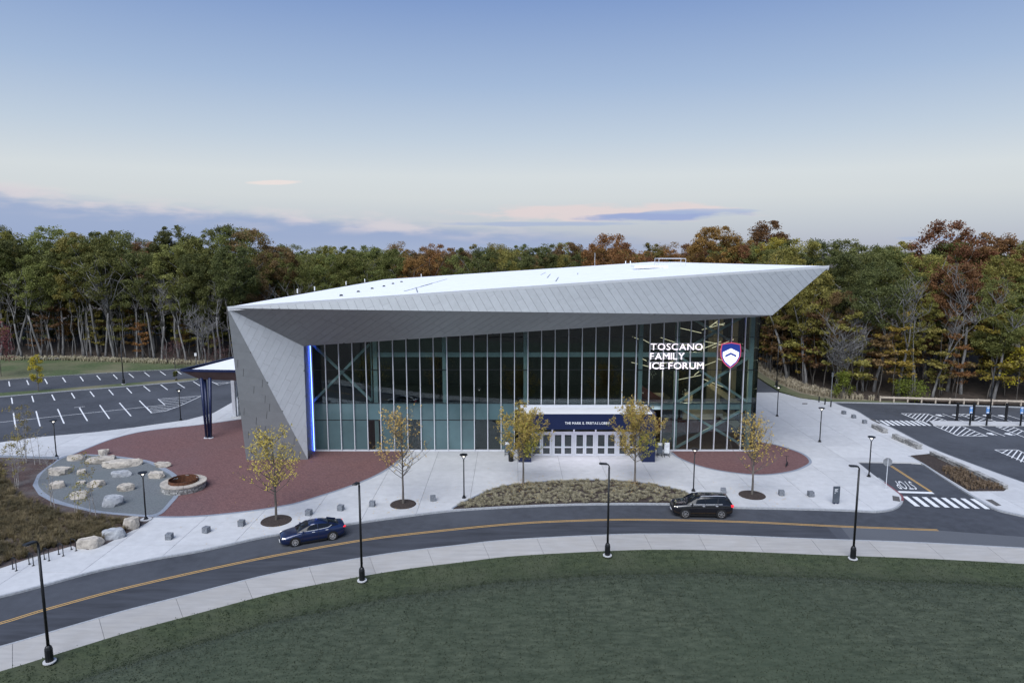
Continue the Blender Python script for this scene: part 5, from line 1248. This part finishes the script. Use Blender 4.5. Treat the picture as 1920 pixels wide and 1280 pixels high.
def under(seed, h):
    """understorey sapling: thin stem, flat sprays of leaves"""
    r = random.Random(seed); tk = MB(); cr_ = MB()
    p = [Vector((0, 0, -.2))]
    for i in range(7): p.append(p[-1]+Vector((r.gauss(0, .18), r.gauss(0, .18), h/7)))
    tk.tube(p, [.09*(1-.11*i) for i in range(8)], 5)
    for k in range(20):
        q = p[r.randrange(2, 8)]; a = r.random()*6.28; L = r.uniform(1.2, 3.0)*(1-.5*q.z/h)
        e_ = q+Vector((math.cos(a)*L, math.sin(a)*L, r.uniform(.1, .8))); tk.tube([q, (q+e_)/2+Vector((0, 0, .15)), e_], [.03, .022, .012], 3)
        for f in (.45, .8, 1.05): leaf_quads(cr_, q+(e_-q)*f, .75, 17, .36, r, 1.2, .35)
    return tk.mesh('trunk', m_bark_d, smooth=True), cr_.mesh('crown', LG['brown'])
und = [under(51+i, 7.+i*1.2) for i in range(4)]

def set_mat(o, m):
    o.material_slots[0].link = 'OBJECT'; o.material_slots[0].material = m
def put_tree(kind, label, x, y, z, proto, colour, sc, group, rz=None, zs=1.):
    t = thing(kind, label, 'tree', (x, y, z), group, rnd.uniform(0, 6.28) if rz is None else rz); t.scale = (sc, sc, sc*zs)
    link_mesh('trunk', proto[0], t)
    c = link_mesh('crown', proto[1], t); set_mat(c, LG[colour]); return t
ORD = ['first', 'second', 'third', 'fourth', 'fifth', 'sixth', 'seventh', 'eighth', 'ninth', 'tenth', 'eleventh', 'twelfth', 'thirteenth', 'fourteenth', 'fifteenth', 'sixteenth', 'seventeenth', 'eighteenth', 'nineteenth', 'twentieth']
def seq(n): return ORD[n] if n < 20 else ('twenty-' if n < 40 else 'forty-') + ORD[n % 20]
fr = random.Random(99)
def row(front, off, step, hts, pick, jitter, z, place_name, first, depth_word):
    pts = resample(front, step); pts = sorted(pts, key=lambda p: p.x/p.y); k = 0; count = {}
    for p in pts:
        dv = Vector((p.x*.35, p.y)).normalized(); q = p+dv*(off+fr.uniform(-jitter, jitter))+Vector((fr.uniform(-1, 1), 0))
        if abs(q.x/q.y) > .93: continue
        col = pick(q); h = fr.uniform(*hts); n = count.get(col, 0); count[col] = n+1
        lb = '%s %s tree from the left %s %s' % (seq(n), col, depth_word, place_name)
        put_tree('forest_tree', lb, q.x, q.y, z, protos[fr.randrange(len(protos))], col, h/25., 'trees '+depth_word+' '+place_name)
        k += 1
def pick_left(q): return fr.choice(['dark green']*7+['green']*4+['olive']*2+['brown'])
def pick_left2(q): return fr.choice(['dark green']*5+['green']*3+['olive', 'brown'])
def pick_back(q):
    a = 960+1280*q.x/q.y
    if a < 560: return fr.choice(['olive', 'green', 'brown', 'dark green'])
    if a < 745: return fr.choice(['green', 'green', 'green', 'olive'])
    if a < 860: return fr.choice(['brown', 'orange', 'brown', 'olive'])
    if a < 905: return fr.choice(['wine red', 'green', 'brown'])
    if a < 1095: return fr.choice(['green', 'olive', 'dark green', 'brown'])
    if a < 1380: return fr.choice(['orange', 'rust', 'rust', 'orange', 'olive'])
    if a < 1480: return fr.choice(['green', 'green', 'rust'])
    return fr.choice(['olive', 'rust', 'green', 'yellow'])
def pick_right(q):
    return fr.choice(['green']*5+['dark green']+['olive']*3+['brown', 'rust', 'yellow'])
left_front = edge_l; right_front = edge_r
back_front = [(-57.53,144.11),(-29.62,144.11),(4.56,144.11),(49.56,144.11)]
row(left_front, 2.5, 4.6, (20.5, 27), pick_left, 1.6, .1, 'the left forest edge', True, 'along')
row(left_front, 9, 4.4, (22.5, 27.5), pick_left, 2.2, .4, 'the left forest edge', False, 'just behind')
row(left_front, 17, 4.6, (22.5, 27.5), pick_left2, 2.5, .8, 'the left wood', False, 'deeper in')
row(back_front, 16, 5.2, (20.5, 23.5), pick_back, 2.5, 0, 'the wood behind the roof', True, 'in front of')
row(back_front, 26, 5.0, (21.5, 24.5), pick_back, 3., 0, 'the wood behind the roof', False, 'further in')
row(back_front, 40, 6.0, (21.5, 25), pick_back, 3., 0, 'the wood behind the roof', False, 'far into')
row(right_front, 5, 5.2, (13, 20.5), pick_right, 2., .4, 'the right forest edge', True, 'along')
row(right_front, 13, 4.6, (18, 23), pick_right, 2.4, 1.2, 'the right forest edge', False, 'just behind')
row(right_front, 24, 4.6, (20, 23), pick_right, 2.6, 2., 'the right wood', False, 'deeper in')
# the tall autumn trees that stand above the rest
for (x, y), h, col, lb, pi, s2 in (
    ((73.64,115.54), 27.2, 'rust', 'tall rust coloured tree rising above the right wood', 10, 1.1), ((79.37,119), 25.6, 'rust', 'second rust coloured tree rising above the right wood', 3, 1.),
    ((53.77,144.11), 28.2, 'rust', 'tall rust coloured tree above the roof tip, narrow crown', 9, .8),
    ((42.15,144.11), 27., 'orange', 'tall orange tree above the right end of the roof', 6, .95),
    ((20.73,144.11), 25.5, 'orange', 'broad orange tree showing above the middle of the roof', 10, 1.1)):
    t = put_tree('forest_tree', lb, x, y, 0, protos[pi], col, h/25., None)
# bare grey trees
for (x, y), lb, k, s_ in (((51.12,103.09), 'tall leafless grey tree at the right forest edge', 0, 1.05), ((44.23,128.29), 'leafless grey tree behind the right end of the roof', 1, 1.3), ((-59.54,130.69), 'leafless grey tree behind the side canopy', 1, 1.0), ((-44.67,141.21), 'leafless grey tree behind the left end of the roof', 0, 1.25), ((49.31,103.09), 'slim leafless tree beside the tall grey one on the right', 1, .8)):
    t = thing('bare_tree', lb, 'tree', (x, y, .1), None, k*1.3); t.scale = (s_,)*3; link_mesh('trunk', bares[k], t)
BX = [(x_, y_) for x_, y_ in [(-101.38,137.75),(-94.74,138.43),(-87.87,137.08),(-84.43,136.41),(-81.52,136.41),(-76.66,136.41),(-69.93,133.81),(-64.26,131.92),(-56.95,130.69),(47.28,121.59),(46.77,110.93),(54.5,100.47),(58.69,99.39),(63.23,99.03),(68.29,98.32),(71.47,97.28)]]
for i, (x, y) in enumerate(BX):
    left_ = x < 0
    t = thing('bare_tree', '%s tall pale nearly leafless tree from left at the %s forest edge' % (seq(i if left_ else i-9), 'left' if left_ else 'right'), 'tree', (x, y+fr.uniform(.5, 4), .1), 'pale leafless trees at the forest edges', fr.random()*6.28)
    s_ = fr.uniform(.7, 1.02); t.scale = (s_,)*3; link_mesh('trunk', bares[2+i % 3], t)
# understorey
under_n = {}
rows_ = ['front row', 'second row', 'third row', 'fourth row', 'fifth row', 'sixth row']; rown = {}
def understory(front, offs, step, cols, place_name, zz):
    for off in offs:
        rw = rown.get(place_name, 0); rown[place_name] = rw+1; cnt = {}
        for p in sorted(resample(front, step), key=lambda p: p.x/p.y):
            dv = Vector((p.x*.35, p.y)).normalized(); q = p+dv*(off+fr.uniform(-1.5, 1.5))+Vector((fr.uniform(-1.5, 1.5), 0))
            if abs(q.x/q.y) > .93: continue
            c = fr.choice(cols); n_ = cnt.get(c, 0); cnt[c] = n_+1; put_tree('sapling', '%s small %s tree from left, understorey %s, %s' % (seq(n_), c, rows_[rw], place_name), q.x, q.y, zz, und[fr.randrange(4)], c, fr.uniform(.75, 1.5), '%s understorey under the %s' % (c, place_name))
understory(left_front, (4., 8.), 7., ['brown', 'brown', 'olive', 'olive', 'orange'], 'left wood', .2)
understory(left_front, (13., 22.), 5.5, ['brown', 'dark green', 'olive', 'dark green'], 'left wood', .6)
understory(right_front, (1.5, 4.), 4., ['brown', 'brown', 'olive', 'olive', 'orange', 'yellow'], 'right wood', .2)
understory(right_front, (7., 11., 16., 23.), 4.2, ['brown', 'brown', 'olive', 'olive', 'orange', 'dark green'], 'right wood', .9)
# thin bare stems between the bigger trunks
stem_m = []
for sd in range(4):
    r = random.Random(400+sd); mb = MB(); p = [Vector((0, 0, -.2))]
    for i in range(8): p.append(p[-1]+Vector((r.gauss(0, .16), r.gauss(0, .16), 1.6)))
    mb.tube(p, [.10*(1-.09*i) for i in range(9)], 5)
    for k in range(7):
        q = p[r.randrange(4, 9)]; e_ = q+Vector((r.gauss(0, 1), r.gauss(0, 1), r.uniform(.5, 1.8))); mb.tube([q, e_], [.03, .01], 3)
    stem_m.append(mb.mesh('stem', m_bark, smooth=True))
for front, offs, step, pn_ in ((left_front, (1.5, 6., 11.), 3.6, 'left'), (right_front, (4., 10.), 5.2, 'right')):
    for rw, off in enumerate(offs):
        n_ = -1
        for p in sorted(resample(front, step), key=lambda p: p.x/p.y):
            dv = Vector((p.x*.35, p.y)).normalized(); q = p+dv*(off+fr.uniform(-2, 2))+Vector((fr.uniform(-2, 2), 0))
            if abs(q.x/q.y) > .93: continue
            n_ += 1
            o = link_mesh('thin_stem', stem_m[fr.randrange(4)], None, (q.x, q.y, .1), fr.random()*6.28, fr.uniform(.6, 1.15)); tag(o, '%s thin bare stem from left, %s of stems, %s wood' % (seq(n_), rows_[rw], pn_), 'tree', 'thin stems in the %s wood' % pn_)
# depth of the wood: one mass of leaves far behind the countable trees
wm = MB(); wr = random.Random(8)
def mass(front, off, n, top):
    f = resample(front, 2.)
    for _ in range(n):
        p = f[wr.randrange(len(f))]; dv = Vector((p.x*.35, p.y)).normalized(); q = p+dv*(off+wr.uniform(0, 10)); z = wr.random()*top
        leaf_quads(wm, Vector((q.x, q.y, z)), 1.7, 22, 1.1, wr, .4, .7)
mass(left_front, 27, 1000, 21); mass(right_front, 34, 1200, 21); mass(back_front, 52, 700, 21)
tag(wm.build('deep_wood', LG['dark green']), 'dark mass of foliage deep inside the wood', 'woodland', kind='stuff')

# plaza trees: vase of fine branches with thinning yellow leaves
def plaza_tree(name, label, x, y, h, seed, nleaf, cols, spread=.26, mulch=None, leafy=(.0, 1.), z0=.0, mulch_lb=''):
    r = random.Random(seed); t = thing(name, label, 'tree', (x, y, z0), 'young trees on the plaza')
    tk = MB(); tips = []
    tk.tube([(0, 0, -.05), (.02, .01, h*.16), (.0, .03, h*.30)], [.12, .09, .08], 8)
    top_ = [Vector((0, .03, h*.30)), Vector((.04, 0, h*.52)), Vector((-.03, .05, h*.74)), Vector((.02, 0, h*.97))]
    tk.tube(top_, [.075, .05, .03, .01], 5)
    for k in range(40):
        f = r.random()**1.15; zb_ = h*(.27+.58*f); a = r.random()*6.28
        L = h*(.50-.30*f)*r.uniform(.75, 1.1); sp_ = r.uniform(.5, .95)*(spread/.26)
        p = Vector((0, .02, zb_)); pts = [p]; d = Vector((math.cos(a)*sp_, math.sin(a)*sp_, 1.)).normalized()
        for i in range(5):
            d = (d+Vector((r.gauss(0, .09), r.gauss(0, .09), .10))).normalized(); pts.append(pts[-1]+d*L/5)
        tk.tube(pts, [.035*(1-.17*i)*(1-.4*f) for i in range(6)], 4, False); tips += [(q, a) for q in pts[2:]]
        for _ in range(10):
            q = pts[r.randrange(1, 6)]; e_ = q+Vector((r.gauss(0, .35), r.gauss(0, .35), r.uniform(.2, .75)))*(h/9)
            tk.tube([q, (q+e_)/2, e_], [.012, .010, .006], 3, False); tips += [(e_, a), ((q+e_)/2, a)]
    tk.build('trunk', m_bark_d, t, loc=(0, 0, 0))
    mbs = [MB() for _ in cols]
    for _ in range(nleaf):
        q, a = r.choice(tips)
        if leafy[1] < 1. and r.random() > leafy[1] and math.cos(a-leafy[0]) < .1: continue
        i = 0 if len(cols) == 1 else (1 if (math.cos(a) > .45 and q.z < h*.62) or r.random() < .12 else 0)
        leaf_quads(mbs[i], q+Vector((r.gauss(0, .10), r.gauss(0, .10), r.gauss(0, .10))), .13, 3, .135, r, .4)
    for m_, c in zip(mbs, cols):
        if m_.f: m_.build('crown', c, t, loc=(0, 0, 0))
    if mulch:
        q = thing('x', '', '') if False else None
        d_ = MB().lathe([(mulch, 0), (mulch*.97, .05), (mulch*.3, .10)], n=36).build('mulch_ring', m_mulch, None, loc=(x, y, .005)); tag(d_, 'round mulch bed around the '+mulch_lb, 'mulch bed', 'round mulch beds')
    return t
lf_gold = LEAF('leaf_gold', (.52, .37, .085), (.76, .58, .17), .0, .3, 3.)
lf_green = LEAF('leaf_goldgreen', (.27, .26, .04), (.48, .42, .09), .0, .3, 3.)
lf_bronze = LEAF('leaf_bronze', (.36, .265, .07), (.60, .45, .135), .0, .3, 3.)
TB = [(-19.63,54.3),(-9.65,58),(1.07,62.8),(11.78,63.1),(22.06,60.24)]
plaza_tree('plaza_tree', 'young yellow tree above the sedan, left of the glass front', *TB[0], 7.9, 201, 1150, [lf_gold], .52, 1.25, mulch_lb='tree above the sedan')
plaza_tree('plaza_tree', 'half bare young tree before the glass front, leaves on left side', *TB[1], 8.5, 202, 1000, [lf_gold], .46, 1.15, (2.9, .25), mulch_lb='half bare tree before the glass front')
plaza_tree('plaza_tree', 'leafy yellow green tree left of the entrance doors', *TB[2], 8.0, 203, 3300, [lf_bronze, lf_green], .56, None, z0=.05)
plaza_tree('plaza_tree', 'leafy bronze yellow tree right of the entrance doors', *TB[3], 8.0, 204, 2900, [lf_bronze, lf_green], .54, None, z0=.05)
plaza_tree('plaza_tree', 'nearly bare young tree beside the right brick oval', *TB[4], 7.4, 205, 650, [lf_gold], .5, 1.2, mulch_lb='tree beside the right brick oval')
# small yellow tree on the island, conifer
def little_tree(name, label, x, y, h, col, rx, seed, n=28, base=.28, nl=60, leaf=.2):
    r = random.Random(seed); t = thing(name, label, 'tree' if h > 2.2 else 'shrub', (x, y, 0)); tk = MB(); cr_ = MB()
    tk.tube([(0, 0, -.1), (.03, 0, h*.4), (0, .03, h*.9)], [.07, .05, .015], 6)
    for k in range(n):
        f = r.random(); z = h*(base+(1-base)*f); w = rx*math.sqrt(max(.03, math.sin(math.pi*min(1, .18+.8*f)))); a = r.random()*6.28; q = Vector((math.cos(a)*w*r.random()**.5, math.sin(a)*w*r.random()**.5, z))
        tk.tube([(0, 0, max(.1, q.z-h*.12)), tuple(q)], [.02, .008], 3, False); leaf_quads(cr_, q, rx*.42, nl, leaf, r, .5)
    tk.build('trunk', m_bark_d, t, loc=(0, 0, 0)); cr_.build('crown', col, t, loc=(0, 0, 0)); return t
lf_lemon = LEAF('leaf_lemon', (.34, .28, .03), (.55, .46, .05), 0, .3, 2.)
lf_pink = LEAF('leaf_pink', (.16, .06, .06), (.28, .11, .10), 0, .3, 2.); lf_bush = LEAF('leaf_bush', (.10, .14, .02), (.20, .24, .04), 0, .3, 2.)
lf_twig = LEAF('leaf_twig', (.10, .055, .05), (.17, .095, .085), 0, .3, 2.)
little_tree('yellow_tree', 'small bright yellow tree on the left car park island', *(-75.15,106.26), 5.7, lf_lemon, 1.1, 61)
little_tree('conifer', 'tiny dark conifer at the end of the grass island', *(-57.85,115.54), 1.5, LG['dark green'], .5, 62, 12, .05)
little_tree('red_shrub_tree', 'pinkish red maple at the left edge of the picture', *(-90.52,119), 9.5, lf_pink, 2.6, 63, 40, .3, 40, .3)
little_tree('shrub', 'reddish twiggy shrub left of the canopy at the wood edge', *(-63.41,126.55), 5.2, lf_twig, 2.3, 64, 30, .1, 26, .2)
little_tree('shrub', 'reddish twiggy shrub directly behind the canopy roof', *(-57.2,130.08), 5., lf_twig, 2.3, 65, 30, .1, 26, .2)
little_tree('shrub', 'bright green bush at the right wood edge by the sign post', *(49.53,100.47), 3.9, lf_bush, 1.7, 66, 26, .15, 50, .25)
little_tree('shrub', 'wide yellow green bush behind the timber fence', *(59.5,100.11), 2.9, lf_bush, 2.6, 67, 30, .2, 50, .25)
little_tree('shrub', 'yellow leaved tree at the far right edge behind fence', *(73.66,97.63), 8.0, lf_lemon, 2.0, 68, 26, .3, 30, .3)

# birches in the planting bed
def birch(label, x, y, h, stems, seed, nl, low=.35):
    r = random.Random(seed); t = thing('birch', label, 'tree', (x, y, .03), 'young birches in the planting bed'); tk = MB(); cr_ = MB()
    for s in range(stems):
        p = [Vector((r.uniform(-.25, .25), r.uniform(-.25, .25), -.05))]; dr_ = Vector((r.gauss(0, .07), r.gauss(0, .07), 1))
        for i in range(7): p.append(p[-1]+(dr_+Vector((r.gauss(0, .03), r.gauss(0, .03), 0)))*h/7)
        tk.tube(p, [.035*(1-.12*i) for i in range(8)], 5)
        for k in range(16):
            i = r.randrange(int(7*low), 8); q = p[i]; e_ = q+Vector((r.gauss(0, .38), r.gauss(0, .38), r.uniform(.1, .6))); tk.tube([q, e_], [.012, .005], 3, False)
            leaf_quads(cr_, e_, .3, max(1, int(nl/16)), .13, r, .4)
    tk.build('trunk', m_birch, t, loc=(0, 0, 0)); cr_.build('crown', lf_birch, t, loc=(0, 0, 0))
lf_birch = LEAF('leaf_birch', (.17, .15, .045), (.36, .30, .09), 0, .3, 2.)
for i, (lb, g, h, st, nl) in enumerate((('tallest birch clump at left, behind the planting bed', (-51.24,69.66), 5.6, 3, 330), ('birch clump left of the lamp post with pale leaves', (-46.8,62.07), 4.6, 3, 260), ('thin nearly bare birch left of the circle', (-40.01,56.88), 4.9, 3, 22), ('yellow topped birch in front of the circle', (-36.92,55.44), 3.6, 2, 150), ('slender birch with yellow tip in front of the long boulder', (-35.39,55.09), 5.2, 2, 190), ('bare birch sapling beside the low wall', (-49.73,68.95), 3.4, 2, 40))):
    birch(lb, g[0], g[1], h, st, 300+i, nl)

# ornamental grasses: stuff
def grass_mass(name, label, poly, n, h0, h1, blades, mat, seed, avoid=None, z=.03, spread=.35, wmul=1.):
    r = random.Random(seed); mb = MB(); xs = [p[0] for p in poly]; ys = [p[1] for p in poly]; c = 0
    while c < n:
        x, y = r.uniform(min(xs), max(xs)), r.uniform(min(ys), max(ys))
        if not inpoly(x, y, poly) or (avoid and avoid(x, y)): 
            c += .05; continue
        c += 1; hh = r.uniform(h0, h1)
        for _ in range(blades):
            a = r.random()*6.28; l = hh*r.uniform(.7, 1.15); o_ = r.uniform(.1, 1.)*spread; w = r.uniform(.008, .02)*(1+hh)*wmul
            dx, dy = math.cos(a), math.sin(a); bx_, by_ = x+dx*.05, y+dy*.05
            p1 = (bx_+dx*o_*.45*l, by_+dy*o_*.45*l, z+l*.62); p2 = (bx_+dx*o_*1.3*l, by_+dy*o_*1.3*l, z+l*(.95-.35*o_))
            mb.add([(bx_-dy*w, by_+dx*w, z), (bx_+dy*w, by_-dx*w, z), (p1[0]+dy*w, p1[1]-dx*w, p1[2]), (p1[0]-dy*w, p1[1]+dx*w, p1[2]), p2], [(0,1,2,3),(3,2,4)])
    return tag(mb.build(name, mat), label, 'grass', kind='stuff')
g_tan = LEAF('grass_tan', (.22, .19, .13), (.52, .46, .335), 0, .25, 1.5); g_olive = LEAF('grass_olive', (.075, .068, .032), (.24, .20, .10), 0, .25, .7); g_pale = LEAF('grass_pale', (.36, .315, .22), (.62, .56, .42), 0, .25, 1.); g_rust = LEAF('grass_rust', (.13, .095, .06), (.29, .22, .145), 0, .25, 1.2)
grass_mass('planter_grass', 'tan ornamental grasses filling the curved planter before the doors', planter, 1250, .12, .32, 60, g_tan, 71, spread=1.1, wmul=.42)
rc = Vector((cx, cy))
core = [(-65.16,70.76),(-53.79,69.3),(-45.39,59.97),(-38.81,55.91),(-33.82,54.41),(-30.76,53.85),(-30.88,51.73),(-32.16,49.19),(-33.74,49.75),(-35.4,47.74),(-36.5,46.04),(-39.87,42.1)]
grass_mass('meadow_grass', 'dark olive grasses filling the bed left of the boulders', core, 2400, .35, .8, 40, g_olive, 72, spread=.9, wmul=.55)
grass_mass('street_bed_grass', 'rusty brown grasses in the mulched bed beside the side street', [(44.61,68.25),(45.93,67.56),(45.9,63.55),(46.29,61.64),(42.84,61.5),(43.24,66.06)], 230, .3, .5, 24, g_rust, 73)
grass_mass('bank_grass', 'pale dry grass on the bank right of the arena', [(46.61,133.17),(45.35,124.3),(44.65,112.28),(45.2,105.05),(48.26,100.84),(54.14,99.03),(49.67,103.87),(47.47,110.49),(48.25,121.59),(48.51,133.17)], 900, .5, 1.0, 14, g_pale, 74, wmul=2.)
grass_mass('verge_dry_grass', 'dry grass along the edge of the left wood', [(-120.93,136.41),(-90.27,135.75),(-66.36,131.3),(-57.72,130.08),(-58.79,132.54),(-67.92,134.45),(-92.01,138.43),(-124.48,140.51)], 1100, .4, .9, 12, g_pale, 75, wmul=2.)
# fallen logs and stones at the edge of the left wood
for i, (x, y, l, a) in enumerate(((*(-75.01,135.75), 3.2, .15), (*(-73.29,135.75), 4., -.1), (*(-93.93,136.41), 6., .1))):
    o = MB().tube([(-l/2, 0, .2), (0, .1, .26), (l/2, 0, .2)], [.16, .2, .14], 7).build('fallen_log', m_bark, None, loc=(x, y, .05)); o.rotation_euler.z = a
    tag(o, ('short pale log at the edge of the left wood', 'pale log right of another at the wood edge', 'long fallen log at the far left wood edge')[i], 'log', 'fallen logs at the wood edge')

# fallen leaves below the plaza trees and along the kerb
fl = MB(); lr2 = random.Random(77)
for (x, y), n_ in zip(TB, (150, 120, 260, 260, 120)):
    for _ in range(n_):
        a = lr2.random()*6.28; d_ = abs(lr2.gauss(0, 2.6)); px_, py_ = x+math.cos(a)*d_, y+math.sin(a)*d_
        s_ = lr2.uniform(.035, .07); q = lr2.random()*6.28; z_ = .024 if not inpoly(px_, py_, planter) else .25
        fl.add([(px_+s_*math.cos(q), py_+s_*math.sin(q), z_), (px_-s_*.6*math.sin(q), py_+s_*.6*math.cos(q), z_+.01), (px_-s_*math.cos(q), py_-s_*math.sin(q), z_), (px_+s_*.6*math.sin(q), py_-s_*.6*math.cos(q), z_+.012)], [(0, 1, 2, 3)])
fl.f = [f for f in fl.f if inpoly(fl.v[f[0]][0], fl.v[f[0]][1], plaza)]
tag(fl.build('fallen_leaves', lf_gold), 'fallen yellow leaves scattered below the plaza trees', 'leaves', kind='stuff')
